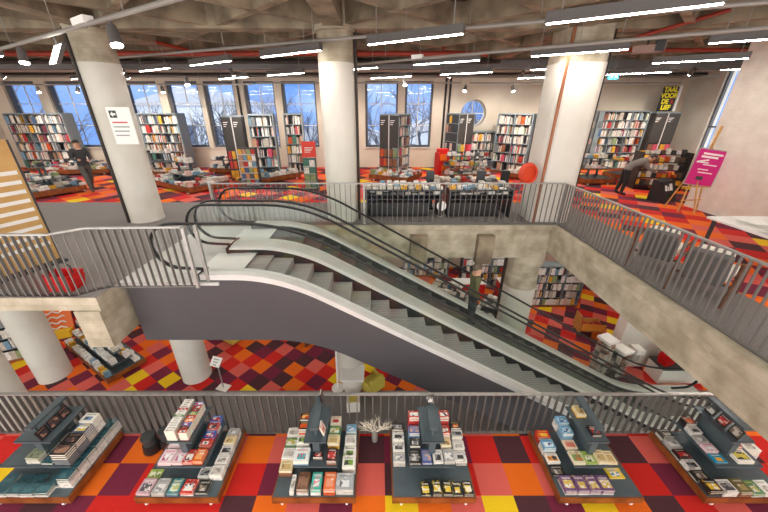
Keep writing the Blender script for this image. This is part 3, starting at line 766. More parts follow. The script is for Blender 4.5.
def row(ti, z, y, xs, specs, what='front row', indiv=2):
    for i, s in enumerate(specs):
        if s is None: continue
        desc, m, ck, w, d, th, n_ = s[:7]; rz = s[7] if len(s) > 7 else 0
        iv = s[8] if len(s) > 8 else indiv
        pile(TM[ti], xs[i], y, z, w, d, th, n_, m, desc, '%s in the %s, %s, %s' % (ORD[i], what, TIER[z], TNAME[ti]), rz, iv, ck)
teal = cover((52,92,102),(70,112,118),(40,76,88),8); blackc = cover((34,32,36),(70,58,60),(160,120,100),10); whitecar = cover((236,232,222),(120,150,180),(40,60,80),9)
olive = cover((128,138,112),(160,166,138),(96,104,84),10); blueyel = cover((60,90,130),(220,190,90),(240,240,230),11)
bw = cover((40,40,42),(210,208,204),(120,118,116),12); bwl = cover((226,224,220),(60,60,62),(150,150,148),12)
floral = cover((206,170,180),(90,84,96),(232,226,220),16); greyw = cover((178,178,176),(230,228,224),(140,140,142),10); tealg = cover((60,130,138),(180,190,120),(220,226,214),12)
redw = cover((206,60,48),(240,236,228),(60,60,70),13); pinkw = cover((232,200,206),(240,238,240),(180,90,120),9); orangec = cover((228,110,40),(240,170,110),(250,240,225),12)
whites = cover((240,238,232),(206,200,190),(150,140,130),14); bluered = cover((40,100,190),(214,50,50),(240,240,240),10); greenw = cover((90,140,90),(230,232,222),(200,190,90),10)
brownc = cover((120,84,64),(150,112,88),(90,62,50),14); tealpink = cover((70,190,170),(236,150,170),(240,240,236),8); orpink = cover((236,120,70),(240,160,130),(250,226,200),7); silver = cover((170,174,176),(226,228,228),(110,112,114),7)
whitegreen = cover((244,242,234),(120,160,60),(60,60,60),12); cream = cover((232,214,170),(210,180,120),(150,120,80),10); redblk = cover((40,34,36),(190,50,44),(220,200,190),12); lime = cover((170,196,90),(230,230,200),(80,120,60),10)
facey = cover((30,28,28),(240,206,60),(240,236,226),16); bluefig = cover((88,104,160),(140,150,190),(226,180,150),8); purple = cover((120,84,130),(220,190,90),(236,232,232),18); lblue = cover((120,176,206),(226,236,240),(60,100,150),12)
yelblue = cover((240,206,40),(90,150,180),(244,240,226),8); dkpic = cover((40,42,40),(120,110,96),(200,190,180),10); blkora = cover((30,26,30),(226,90,30),(240,200,120),7); cyan = cover((20,150,190),(240,180,60),(230,240,244),8)
olivew = cover((110,100,60),(170,150,90),(230,226,210),9); blkyel = cover((34,32,28),(230,190,40),(236,232,220),12); brownred = cover((110,60,50),(160,120,90),(220,206,190),9)
# --- table 0: teal books, thick white-edged piles down its aisle side
T = 0
col(T, BED, 0.50, [-0.33+0.175*i for i in range(6)], [('teal book on a thick white-edged pile', teal, 0, 0.19, 0.165, 0.031, 6)]*6, 'aisle')
col(T, BED, 0.28, [-0.33+0.175*i for i in range(6)], [('dark teal book lying flat', teal, 0, 0.2, 0.165, 0.025, 1+(i==0)) for i in range(6)], 'inner', 1)
row(T, BED, -0.465, [-0.4,-0.19,0.02,0.23], [('teal book on a low pile', teal, 0, 0.2, 0.15, 0.026, 3)]*4)
row(T, BED, -0.30, [-0.45,-0.24,-0.03], [('teal book lying behind the front row', teal, 0, 0.2, 0.15, 0.026, 2),('teal book lying flat', teal, 0, 0.2, 0.15, 0.026, 1),('teal book lying flat', teal, 0, 0.2, 0.15, 0.026, 1)], 'second row', 1)
col(T, MID, 0.42, [-0.165,0.02,0.2,0.37], [('black book with a pale figure', blackc, 5, 0.24, 0.175, 0.035, 6),('black book with a pale figure', blackc, 5, 0.24, 0.175, 0.035, 6),('blue and yellow book', blueyel, 2, 0.23, 0.165, 0.034, 6),('white book with a blue car', whitecar, 0, 0.23, 0.165, 0.034, 7)], 'aisle', 3)
col(T, MID, -0.05, [-0.15,0.03,0.21,0.38], [('olive book', olive, 1, 0.2, 0.16, 0.026, 4),('olive book', olive, 1, 0.2, 0.16, 0.026, 3),('olive book', olive, 1, 0.2, 0.16, 0.026, 3),('white book with a blue picture', whitecar, 1, 0.2, 0.15, 0.026, 3)], 'outer')
row(T, MID, -0.17, [0.17], [('single teal book', teal, 0, 0.17, 0.15, 0.03, 1)])
for i, yy in enumerate((-0.05,0.13,0.31)):
    stand(TM[T], 0.14, yy, UP+0.003, 0.165, 0.17, 0.02, blackc, 'black book standing under the bar, %s from the front, upper shelf, %s' % (ORD[i], TNAME[T]), PI/2, 0.3)
# --- table 1: magazines
T = 1
row(T, BED, -0.42, [-0.49,-0.27,-0.05,0.16,0.37], [('floral grey book', floral, 4, 0.2, 0.22, 0.02, 3),('grey and white book', greyw, 2, 0.19, 0.22, 0.02, 3),('teal and green book', tealg, 9, 0.17, 0.22, 0.02, 3),('white book with red lettering', redw, 0, 0.19, 0.2, 0.02, 3),('dark mixed picture book', dkpic, 3, 0.18, 0.18, 0.022, 2)])
col(T, BED, 0.5, [-0.22,-0.04,0.12,0.28,0.43], [('white book with grey print', whites, 0, 0.19, 0.16, 0.026, 4),('white pale book', whites, 0, 0.19, 0.15, 0.026, 4),('white book with a dark band', bwl, 0, 0.18, 0.15, 0.026, 4),('cream book', cream, 1, 0.18, 0.14, 0.026, 5),('greyish white book', greyw, 0, 0.18, 0.13, 0.026, 5)], 'aisle')
row(T, BED, -0.21, [0.29,-0.5], [('white and black book', bwl, 3, 0.17, 0.16, 0.025, 2),('lime green booklet', lime, 12, 0.2, 0.13, 0.02, 1)], 'second row')
row(T, MID, -0.15, [-0.25,-0.06,0.10,0.255], [('pale pink and white magazine', pinkw, 0, 0.2, 0.22, 0.018, 3),('pink magazine', pinkw, 16, 0.15, 0.22, 0.018, 3),('red and white magazine', redw, 6, 0.15, 0.2, 0.02, 3),('orange magazine', orangec, 7, 0.14, 0.2, 0.02, 4)], indiv=3)
col(T, MID, 0.25, [0.06,0.2,0.33,0.45], [('red and white comic', redw, 6, 0.17, 0.13, 0.02, 4),('red comic', bluered, 6, 0.17, 0.13, 0.02, 4),('white and red comic', redw, 0, 0.17, 0.12, 0.02, 5),('bright blue and red comic', bluered, 9, 0.17, 0.12, 0.02, 6)], 'aisle')
row(T, MID, 0.10, [-0.25,-0.06], [('white magazine', pinkw, 0, 0.2, 0.2, 0.018, 2),('white magazine with red print', redw, 0, 0.15, 0.2, 0.018, 2)], 'second row', 1)
for i in range(14):
    book(TM[T], -0.11+0.0, -0.10+0.042*i, UP+0.002, 0.15, 0.04, 0.205, [whites,whites,greenw,redw][(i*7)%4 if i%3 == 0 else 0], 'upright %s book, %s in the row on the upper shelf, second front table' % (['white','white','green and white','red'][(i*7)%4 if i%3 == 0 else 0], ORD[i]))
for i in range(9):
    book(TM[T], 0.075, -0.09+0.062*i, UP+0.002, 0.13, 0.058, 0.175, [redw,redblk,bluered,orangec,redw,greenw,redblk,redw,bluered][i], '%s book, %s of the second row on the upper shelf, second front table' % (['red','dark red','blue and red','orange','red','green','dark red','red','blue and red'][i], ORD[i]))
# --- table 2: empty corner
T = 2
row(T, BED, -0.39, [None,-0.17,0.03,0.235,0.46], [None,('brown book', brownc, 0, 0.17, 0.25, 0.026, 5),('teal and pink book', tealpink, 0, 0.15, 0.25, 0.026, 5),('orange and pink book', orpink, 7, 0.17, 0.25, 0.026, 5),('large silver picture book', silver, 2, 0.26, 0.24, 0.03, 4)], indiv=3)
row(T, BED, -0.395, [-0.33], [('white-spined leaning book', whites, 0, 0.06, 0.24, 0.03, 3)], 'front gap')
col(T, BED, 0.5, [-0.12,0.06,0.24,0.42], [('white book with green icons', whitegreen, 0, 0.2, 0.17, 0.027, 6),('white book with green icons', whitegreen, 0, 0.2, 0.17, 0.027, 5),('white book', whites, 0, 0.18, 0.16, 0.03, 6),('blue and white book', lblue, 0, 0.17, 0.14, 0.03, 7)], 'aisle')
col(T, BED, -0.49, [-0.16,0.02,0.2,0.38], [('brown-edged book', cream, 14, 0.2, 0.17, 0.026, 5),('pale book with a photo', whites, 0, 0.2, 0.17, 0.026, 6),('white book with a green picture', greenw, 0, 0.2, 0.16, 0.026, 6),('white book', whites, 0, 0.2, 0.15, 0.026, 7)], 'outer')
row(T, MID, -0.15, [-0.22,0.03,0.25], [('large white red-and-teal book', cover((236,240,236),(90,180,190),(214,60,60),8), 10, 0.23, 0.22, 0.03, 3),('small black and red book standing', redblk, 3, 0.15, 0.08, 0.03, 3),('dark reddish book', redblk, 14, 0.15, 0.2, 0.03, 3)])
col(T, MID, -0.24, [0.08,0.22,0.36], [('white book with flowers', whitegreen, 0, 0.2, 0.14, 0.03, 4),('orange and black book', blkora, 7, 0.17, 0.14, 0.04, 6),('dark book with an orange band', blkora, 3, 0.17, 0.13, 0.04, 7)], 'outer')
col(T, MID, 0.25, [0.08,0.24,0.4], [('yellowish cream book', cream, 8, 0.18, 0.15, 0.03, 4),('green picture book', greenw, 11, 0.18, 0.15, 0.03, 4),('cream book with red print', cover((232,222,200),(200,70,60),None,9), 1, 0.17, 0.14, 0.03, 5)], 'aisle')
stand(TM[T], 0.12, 0.02, UP+0.003, 0.14, 0.19, 0.02, cover((232,224,210),(214,120,100),None,9), 'pale book leaning under the bar on the upper shelf, third front table', PI/2, 0.3)
stand(TM[T], 0.035, 0.42, TOP+0.002, 0.13, 0.18, 0.025, blackc, 'dark book standing on the far end of the top bar, third front table', PI/2, 0.1)
# --- table 3: faces
T = 3
row(T, BED, -0.44, [-0.12,0.05,0.21,0.36,0.52], [('black and yellow face magazine', facey, 0, 0.14, 0.19, 0.02, n_) for n_ in (2,3,3,2,3)], indiv=3)
col(T, BED, -0.5, [-0.02,0.13,0.28,0.43], [('grey book', greyw, 2, 0.19, 0.14, 0.03, 4),('grey photo book', bwl, 5, 0.19, 0.14, 0.03, 5),('white and grey book', bwl, 0, 0.19, 0.14, 0.035, 6),('grey portrait book', bw, 5, 0.19, 0.13, 0.035, 7)], 'outer')
col(T, BED, 0.5, [0.0,0.17,0.32,0.45], [('white and grey book', bwl, 2, 0.19, 0.15, 0.03, 4),('white book', whites, 0, 0.19, 0.14, 0.03, 5),('grey and white book', bwl, 0, 0.18, 0.13, 0.035, 6),('orange and dark book', blkora, 7, 0.17, 0.12, 0.035, 7)], 'aisle')
row(T, MID, -0.14, [-0.27,-0.085,0.09,0.26], [('black and white portrait book', bw, 4, 0.17, 0.22, 0.02, 2),('blue book with a figure', bluefig, 9, 0.15, 0.22, 0.02, 2),('white book with grey print', bwl, 0, 0.15, 0.2, 0.02, 2),('pale photo book', greyw, 2, 0.16, 0.2, 0.02, 3)])
col(T, MID, -0.25, [0.06,0.21,0.37], [('dark grey photo book', bw, 3, 0.17, 0.14, 0.03, 3),('blue picture book', bluefig, 10, 0.17, 0.14, 0.035, 5),('red and white book', redw, 6, 0.17, 0.13, 0.045, 7)], 'outer')
col(T, MID, 0.25, [0.06,0.21,0.37], [('cream book', cream, 1, 0.16, 0.14, 0.03, 3),('white book with red print', redw, 0, 0.16, 0.14, 0.035, 5),('red and white book', redw, 6, 0.16, 0.13, 0.045, 7)], 'aisle')
stand(TM[T], 0.0, 0.36, TOP+0.002, 0.13, 0.17, 0.02, bw, 'black and white book standing on the top bar, fourth front table', 0.3, 0.15)
# --- table 4: purple stacks
T = 4
row(T, BED, -0.40, [-0.46,-0.27,-0.09,0.10], [('purple book with a white label', purple, 0, 0.175, 0.22, 0.024, 4)]*4, indiv=3)
for i, xx in enumerate((-0.46,-0.27,-0.09,0.10)):
    pass
row(T, BED, -0.20, [0.4], [('yellow and blue booklet lying flat', yelblue, 8, 0.24, 0.17, 0.02, 1)], 'aisle-side corner')
col(T, BED, -0.5, [-0.18,0.0,0.18,0.36], [('grey picture book', dkpic, 2, 0.2, 0.15, 0.02, 2),('white and orange book', cover((240,236,226),(232,150,60),(60,60,60),12), 3, 0.2, 0.15, 0.025, 3),('blue and white book', lblue, 0, 0.2, 0.16, 0.03, 5),('red and yellow book', cover((214,60,36),(240,190,60),None,8), 6, 0.2, 0.14, 0.03, 5)], 'outer')
row(T, MID, -0.15, [-0.25,-0.06,0.11,0.26], [('cream and green book', cover((226,220,190),(120,150,90),(200,120,70),10), 1, 0.18, 0.2, 0.018, 2),('pale green book', lime, 12, 0.17, 0.2, 0.018, 1),('cream book', cream, 1, 0.15, 0.19, 0.02, 3),('cream book', cream, 1, 0.14, 0.19, 0.018, 2)])
col(T, MID, -0.25, [0.06,0.22,0.38], [('cream and pink book', cover((232,214,186),(214,120,100),None,9), 1, 0.18, 0.15, 0.02, 2),('light blue book', lblue, 10, 0.17, 0.15, 0.03, 5),('light blue book', lblue, 0, 0.17, 0.14, 0.03, 6)], 'outer')
row(T, UP, 0.02, [0.02], [('dark red picture book', redblk, 3, 0.14, 0.17, 0.02, 2)])
row(T, UP, 0.36, [-0.03], [('cream book with a yellow spine', cream, 8, 0.15, 0.18, 0.025, 3)], 'far-end row')
# --- table 5: dark row
T = 5
col(T, BED, -0.5, [-0.44,-0.26,-0.09,0.08,0.25,0.42], [('black and yellow book', blkyel, 3, 0.2, 0.17, 0.025, 4),('grey and pale book', dkpic, 2, 0.2, 0.15, 0.02, 3),('white and dark print book', bwl, 0, 0.2, 0.15, 0.022, 3),('dark red and grey book', redblk, 2, 0.2, 0.15, 0.022, 3),('grey photo book', greyw, 2, 0.2, 0.15, 0.022, 3),('dark green picture book', dkpic, 1, 0.2, 0.14, 0.025, 4)], 'outer')
row(T, BED, -0.44, [-0.29,-0.07,0.12,0.31], [('white and dark picture book', bwl, 0, 0.2, 0.19, 0.024, 4),('olive and brown book', olivew, 14, 0.18, 0.2, 0.026, 4),('green and white book', greenw, 0, 0.17, 0.2, 0.024, 3),('white book', whites, 0, 0.17, 0.2, 0.024, 3)])
col(T, MID, -0.24, [-0.16,0.0,0.15,0.29,0.42], [('cyan book with an orange mark', cyan, 9, 0.19, 0.14, 0.018, 1),('pink and white book', pinkw, 0, 0.18, 0.14, 0.02, 2),('grey book', greyw, 5, 0.18, 0.13, 0.02, 2),('white and black book', bwl, 0, 0.18, 0.13, 0.025, 3),('black and orange book', blkora, 3, 0.18, 0.13, 0.03, 4)], 'outer')
row(T, MID, -0.13, [0.12], [('white book with a yellow picture', cover((240,238,230),(210,196,60),(40,40,40),7), 0, 0.24, 0.22, 0.025, 2)], 'edge row')
row(T, MID, 0.05, [0.15], [('red book', cover((180,50,44),(200,80,70),None,8), 6, 0.2, 0.16, 0.03, 3)], 'second row')
row(T, BED, 0.1, [0.50], [('large white book', whites, 0, 0.24, 0.24, 0.05, 5)], 'aisle-side row')
for i in range(3):
    stand(TM[T], -0.06, -0.04+0.2*i, UP+0.003, 0.16, 0.17, 0.02, [dkpic,redblk,bw][i], '%s book standing on the upper shelf, %s from the front, rightmost front table' % (['pale framed','dark red','black and white'][i], ORD[i]), -PI/2, 0.3)

# ------------------------------------------------------------------ furniture of the upper and lower sales floors
def loose_books(M, x0, x1, y0, y1, z, step=0.19, n_=(2,6), skip=0.12, cols=WHITEISH):
    y = y0+step/2
    while y < y1-0.02:
        x = x0+step/2
        while x < x1-0.02:
            if R.random() > skip:
                rest_stack(M, x, y, z, R.uniform(.13,.17), R.uniform(.15,.19), R.randint(*n_), R.uniform(.02,.032), R.choice(cols), R.uniform(-.1,.1))
            x += step
        y += step*1.05
def book_island(x, y, z, rz, w, d, label, shelves=((0.5,0.62,0.55),(0.88,0.4,0.2)), cols=WHITEISH, group='tiered display tables on the upper floor', fill=(2,6), skip=0.1):
    """a long tiered table; shelves: (height, share of the length, share of the depth)"""
    t = thing('display_table', label, 'display table', (x,y,z), rz, group)
    M = Matrix.Translation((x,y,z)) @ Matrix.Rotation(rz,4,'Z')
    mb = MB(); mb.box(-w/2,-d/2,0.07,w/2,d/2,0.24); mb.build('plinth', M_wood, t)
    mb = MB(); mb.box(-w/2+0.02,-d/2+0.02,0.24,w/2-0.02,d/2-0.02,0.25); mb.build('bed', M_slate, t)
    for sx in (-1,1):
        for sy in (-1,1):
            mb = MB(); mb.cyl((sx*(w/2-0.2)-0.02,sy*(d/2-0.04),0.036),(sx*(w/2-0.2)+0.02,sy*(d/2-0.04),0.036),0.036,n=10); mb.build('caster', M_paper, t)
    last = (0.25, 1.0, 1.0)
    for h, a, b in shelves:
        mb = MB(); mb.box(-w*a/2,-d*b/2,h,w*a/2,d*b/2,h+0.025); mb.build('shelf', M_slate, t)
    if shelves:
        top = shelves[-1][0]
        for q in (-1, 1):
            mb = MB(); mb.box(q*w*0.15-0.03,-0.03,0.25,q*w*0.15+0.03,0.03,top); mb.build('support', M_slate, t)
    lv = [(0.25,1.0,1.0)]+[(h+0.025,a,b) for h,a,b in shelves]
    for i, (h, a, b) in enumerate(lv):
        hw, hd = w*a/2-0.03, d*b/2-0.02
        if i+1 < len(lv):
            nb = d*lv[i+1][2]/2
            loose_books(M, -hw, hw, -hd, -nb+0.02, h, cols=cols, n_=fill, skip=skip); loose_books(M, -hw, hw, nb-0.02, hd, h, cols=cols, n_=fill, skip=skip)
            na = w*lv[i+1][1]/2
            loose_books(M, na-0.02, hw, -nb, nb, h, cols=cols, n_=fill, skip=skip); loose_books(M, -hw, -na+0.02, -nb, nb, h, cols=cols, n_=fill, skip=skip)
        else: loose_books(M, -hw, hw, -hd, hd, h, cols=cols, n_=fill, skip=skip)
    return t
def bookcase(x, y, z, rz, a, b, h, label, front='books', left='panel', right='panel', rows=6, group='tall bookcases on the upper floor', cat='bookcase', end_m=None, fill=0.93):
    """a free-standing case a wide, b deep; each side shows books or a dark end panel"""
    t = thing('bookcase', label, cat, (x,y,z), rz, group)
    M0 = Matrix.Translation((x,y,z)) @ Matrix.Rotation(rz,4,'Z')
    mb = MB(); mb.box(-a/2+0.02,-b/2+0.26 if front == 'books' else -b/2+0.03,0.1,a/2-0.02 if right == 'panel' else a/2-0.27,b/2,h-0.05); mb.build('carcass', M_dshelf, t)
    mb = MB(); mb.box(-a/2,-b/2,0,a/2,b/2,0.1); mb.build('plinth', M_wood, t)
    mb = MB(); mb.box(-a/2,-b/2,h-0.05,a/2,b/2,h); mb.build('top_board', M_lshelf, t)
    def side(kind, ox, oy, ang, w):
        T = Matrix.Translation((ox,oy,0)) @ Matrix.Rotation(ang,4,'Z')      # face plane at local y=0, inside is +y
        if kind == 'books':
            cols = max(1, round(w/0.85)); cw = w/cols
            for i in range(cols+1):
                xx = -w/2+cw*i; xx = min(max(xx, -w/2+0.015), w/2-0.015)
                mb = MB(); mb.box(xx-0.015,0,0.1,xx+0.015,0.27,h-0.05,0,T); mb.build('upright', M_lshelf, t)
            rh = (h-0.15)/rows
            for k in range(rows):
                zz = 0.1+rh*k
                mb = MB(); mb.box(-w/2+0.02,0.0,zz,w/2-0.02,0.27,zz+0.025,0,T); mb.build('shelf', M_lshelf, t)
                for i in range(cols):
                    rest_row(M0 @ T, -w/2+cw*i+0.02, -w/2+cw*(i+1)-0.02, 0.03, zz+0.025, rh-0.03, 0.17, fill, z < 0)
        elif kind == 'panel':
            mb = MB(); mb.box(-w/2,-0.012,0.1,w/2,0.0,h-0.05,0,T); mb.build('end_panel', M_lshelf if end_m is None else end_m, t)
        elif kind == 'header':      # two dark header boards with face-out shelves below
            for s_ in (-1, 1):
                cx_ = s_*w/4
                mb = MB(); mb.box(cx_-w/4+0.02,-0.02,h*0.5,cx_+w/4-0.02,0.0,h-0.06,0,T)
                hd = mb.build('header_board', M_board, t)
                mb = MB()
                for q in range(3): mb.box(cx_-w/4+0.06,-0.024,h*0.9-q*0.07,cx_-w/4+0.06+(0.22-0.05*q)*min(1,w),-0.0205,h*0.9-q*0.07+0.025,0,T)
                mb.build('title_lines', M_paper, hd)
                for k in range(3):
                    zz = 0.12+(h*0.5-0.12)/3*k
                    mb = MB(); mb.box(cx_-w/4+0.02,-0.10,zz,cx_+w/4-0.02,0.0,zz+0.02,0,T); mb.build('ledge', M_dshelf, t)
                    for q in range(2):
                        M = M0 @ T @ Matrix.Translation((cx_+(q-0.5)*w*0.2, -0.05, zz+0.02)); rest_box(M, w*0.17, 0.05, (h*0.5)/3*0.72, R.choice((7,8,6,12,17,7,8,14)))
            mb = MB(); mb.box(-0.02,-0.03,0.1,0.02,0.0,h-0.05,0,T); mb.build('upright', M_alu, t)
    side(front, 0, -b/2, 0, a)
    side(left, -a/2, 0, -PI/2, b)
    side(right, a/2, 0, PI/2, b)
    return t
# tall cases
bookcase(-15.45,15.9,U,0,2.6,0.6,2.5,'wide bookcase against the outermost windows, with a dark end panel','books','panel','panel')
bookcase(-9.75,15.7,U,0,1.75,0.7,2.5,'bookcase of pale spines between the sign column and the third window pair','books','panel','panel')
bookcase(-4.6,13.75,U,0.12,0.95,0.5,2.5,'bookcase with two dark header boards on its flank, before the sixth window','books','none','panel')
bookcase(-5.6,13.4,U,0.12,0.75,0.4,2.45,'end case of two dark header boards beside the bookcase before the sixth window','header','panel','panel', end_m=M_board)
bookcase(-3.62,14.9,U,0.12,0.75,0.5,2.5,'narrow bookcase just behind and beside the one with header boards','books','panel','panel')
bookcase(0.72,14.2,U,-0.5,0.85,1.15,2.5,'two-sided bookcase with dark headers and bright boxes between the middle windows','header','panel','books')
bookcase(3.75,15.9,U,0.45,0.85,0.95,2.5,'two-sided bookcase with dark headers beside the round window','header','books','panel')
bookcase(5.4,16.15,U,0,2.3,0.45,1.72,'low bookcase of three rows under the round window','books','panel','panel',rows=4)
bookcase(6.0,15.0,U,-0.75,1.5,0.5,2.5,'slanted bookcase right of the round window','books','panel','panel')
bookcase(6.95,14.7,U,0.0,0.75,0.5,2.5,'end case with header boards and a blue panel beside the tilted pier','header','panel','panel', end_m=M_board)
bookcase(11.0,15.9,U,0,2.3,0.6,2.6,'widest wall of books at the rear, right of the tilted pier','books','books','panel',rows=7)
bookcase(12.75,15.6,U,0.0,1.1,0.5,2.55,'end case with two dark header boards under the yellow and black poster','header','panel','panel', end_m=M_board)
# islands
book_island(-11.75,11.4,U,ROT,2.3,1.45,'long book table near the walking person, with a green booklet on top')
book_island(-7.25,12.3,U,ROT,2.9,1.55,'long wood-plinthed book table between the sign column and the card stand')
book_island(-6.95,15.2,U,ROT*0.3,1.3,1.0,'small book table below the fifth window',((0.55,0.9,0.6),))
book_island(-4.35,13.0,U,0.85,2.6,0.6,'low book ledge in front of the bookcase with header boards',())
book_island(-13.4,14.9,U,0.1,2.6,1.0,'book table behind the walking person, below the second window',((0.5,0.6,0.5),))
book_island(-9.6,14.4,U,ROT*0.4,1.9,0.9,'white-topped book table in front of the pale bookcase',((0.6,0.9,0.6),(0.95,0.8,0.35)))
book_island(0.75,13.6,U,-0.5,1.75,1.5,'wood plinth with books around the bookcase between the middle windows',())
book_island(3.7,13.7,U,0.0,2.0,0.8,'white-shelved book table with red items at one end',((0.55,0.95,0.7),(0.92,0.9,0.4)))
book_island(6.1,13.6,U,-0.7,1.5,0.7,'book ledge in front of the slanted bookcase',())
book_island(8.5,12.9,U,0.05,1.2,1.0,'book table piled high, close behind the tilted pier',((0.6,0.9,0.8),(0.95,0.8,0.5)))
book_island(10.7,13.7,U,0.0,1.9,0.8,'white book table in front of the rear wall of books',((0.75,1.0,0.9),))
book_island(3.3,12.2,U,0.0,2.4,0.7,'long low table of white books behind the dark tables',(), skip=0.05)
for (x, w, lb) in ((0.7,2.1,'black shelved table behind the rear railing, beside the middle column'),(2.75,1.75,'black closed-end shelved table behind the rear railing, nearer the tilted pier')):
    t = thing('shelf_table', lb, 'table', (x,8.75,U), 0, 'black shelved tables behind the rear railing')
    mb = MB(); mb.box(-w/2,-0.4,0.74,w/2,0.4,0.78); mb.build('top_board', M_dshelf, t)
    for zz in (0.5, 0.62): 
        mb = MB(); mb.box(-w/2,-0.36,zz,w/2,0.36,zz+0.02); mb.build('shelf', M_dshelf, t)
    for sx in (-1,1):
        mb = MB(); mb.box(sx*(w/2-0.04)-0.025,-0.36,0.0,sx*(w/2-0.04)+0.025,0.36,0.74) if x > 2 else mb.box(sx*(w/2-0.06)-0.03,-0.34,0,sx*(w/2-0.06)+0.03,0.34,0.74); mb.build('leg', M_blackpl, t)
    mb = MB(); mb.box(-w/2+0.1,-0.3,0.02,w/2-0.35,0.3,0.40); mb.build('drawer_box', M_blackpl, t)
    M = Matrix.Translation((x,8.75,U)); loose_books(M, -w/2, w/2, -0.38, 0.38, 0.78, n_=(1,4), cols=(0,19,1,0,2,10,8))
    loose_books(M, -w/2+0.1, w/2-0.1, -0.34, 0.3, 0.64, n_=(1,3), cols=(0,2,4,19))
for i, (x, y, c, lb) in enumerate(((1.5,9.3,M_dshelf,'dark grey display pillar between the two black tables, nearest the middle column'),(2.95,9.3,M_dshelf,'dark display pillar standing behind the second black table'),(3.65,9.3,M_blackpl,'dark display pillar nearest the tilted pier'))):
    t = thing('display_pillar', lb, 'stand', (x,y,U), 0, 'display pillars behind the rear railing')
    mb = MB(); mb.box(-0.11,-0.05,0.05,0.11,0.05,1.1); mb.build('board', c, t); mb = MB(); mb.box(-0.16,-0.14,0,0.16,0.14,0.05); mb.build('foot', M_blackpl, t)
for x, lb in ((1.72,'round white clock-like ornament standing between the black tables'),):
    t = thing('round_ornament', lb, 'ornament', (x,8.42,U+0.02), 0)
    mb = MB(); mb.cyl((0,0,0.3),(0,0.03,0.3),0.13,n=24); mb.build('disc', M_paper, t); mb = MB(); mb.cyl((0,0.02,0),(0,0.02,0.2),0.02,n=8); mb.cyl((0,0.02,0),(0,0.02,0.02),0.09,n=16); mb.build('foot', M_rail, t)
# small stands and signs
def card_stand(x, y, z, w, h, rows, ncol, m, label, cols, name='card_stand'):
    t = thing(name, label, 'card stand', (x,y,z), 0)
    M = Matrix.Translation((x,y,z))
    mb = MB(); mb.box(-w/2,-0.12,0.06,w/2,0.12,h); mb.build('frame', m, t); mb = MB(); mb.box(-w/2-0.05,-0.2,0,w/2+0.05,0.2,0.06); mb.build('base', M_dshelf, t)
    for k in range(rows):
        zz = 0.1+(h-0.12)*k/rows
        mb = MB(); mb.box(-w/2,-0.19,zz,w/2,-0.12,zz+0.03); mb.build('rack', M_wire, t)
        for i in range(ncol):
            rest_box(M @ Matrix.Translation((-w/2+w*(i+0.5)/ncol,-0.14,zz+0.03)) @ Matrix.Rotation(0.1,4,'X'), w/ncol*0.85, 0.015, (h-0.12)/rows*0.8, R.choice(cols))
    return t
card_stand(-4.72,12.1,U,0.62,1.42,6,4,M_dshelf,'tall card stand full of small pictures before the header boards',(0,19,10,9,13,8,6,4,12))
t = card_stand(-2.4,11.6,U,0.42,1.12,4,2,mat('green_rack',(40,96,84),0.5),'green card rack beneath a red sign beside the middle column',(0,19,11,12,19,0))
mb = MB(); mb.box(-0.24,-0.02,1.16,0.24,0.02,1.68); sg = mb.build('red_board', M_redsign, t)
mb = MB(); [mb.box(-0.15,-0.024,1.46-0.07*q,0.15-0.05*q,-0.0205,1.485-0.07*q) for q in range(3)]; mb.build('title_lines', M_paper, sg)
# bulky red toy/person-like banner beside the white shelved table
t = thing('red_rack', 'red rack of bright boxes at the end of the white-shelved table', 'rack', (2.75,14.2,U), 0.3)
mb = MB(); mb.box(-0.25,-0.2,0.0,0.25,0.2,1.0); mb.box(-0.2,-0.18,1.0,0.2,0.18,1.15); mb.build('body', M_redpl, t)
mb = MB(); mb.box(-0.2,-0.22,0.7,0.1,-0.2,0.95); mb.box(-0.1,-0.22,0.2,0.2,-0.2,0.5); mb.build('card', M_orange, t)
t = thing('poster', 'yellow lettering on a black poster above the rear bookcases', 'poster', (12.8,15.7,5.32), 0)
mb = MB(); mb.box(-0.36,-0.02,0.0,0.3,0.02,0.98); mb.build('board', M_blackpl, t)
mb = MB(); mb.box(0.32,-0.04,0.0,0.42,0.04,1.02); mb.build('side_board', M_paper, t)
for i, s in enumerate(('TAAL','VOOR','DE','LIEF')):
    text(s, 0.26, M_yellow, t, (-0.03 if s != 'DE' else -0.14,-0.024,0.86-0.235*i), (PI/2,0,0), sx=0.95, off=0.012)
text('&', 0.22, M_redsign, t, (0.16,-0.024,0.86-0.47), (PI/2,0,0))
t = thing('column_sign', 'white notice with a small arrow square on the nearest white column', 'sign', (-5.77,7.8,4.72), 0)
mb = MB(); mb.box(-0.26,-0.012,0.0,0.26,0.012,0.78); mb.build('panel', M_paper, t)
mb = MB(); mb.box(-0.21,-0.016,0.56,-0.05,-0.0125,0.71); sq = mb.build('arrow_square', M_dshelf, t)
mb = MB(); mb.add([(-0.19,-0.019,0.635),(-0.13,-0.019,0.69),(-0.13,-0.019,0.655),(-0.07,-0.019,0.655),(-0.07,-0.019,0.615),(-0.13,-0.019,0.615),(-0.13,-0.019,0.58)],[(0,1,2,3,4,5,6)]); mb.build('arrow', M_paper, sq)
mb = MB(); mb.box(-0.2,-0.016,0.45,0.14,-0.0125,0.48); mb.build('red_line', mat('red_ink',(206,90,96),0.6), t)
mb = MB(); [mb.box(-0.2,-0.016,0.36-0.09*q,0.16-0.03*q,-0.0125,0.385-0.09*q) for q in range(3)]; mb.build('text_lines', mat('grey_ink',(150,148,150),0.6), t)
mb = MB(); mb.box(-0.06,0.012,0.3,0.06,0.06,0.5); mb.build('bracket', M_dshelf, t)
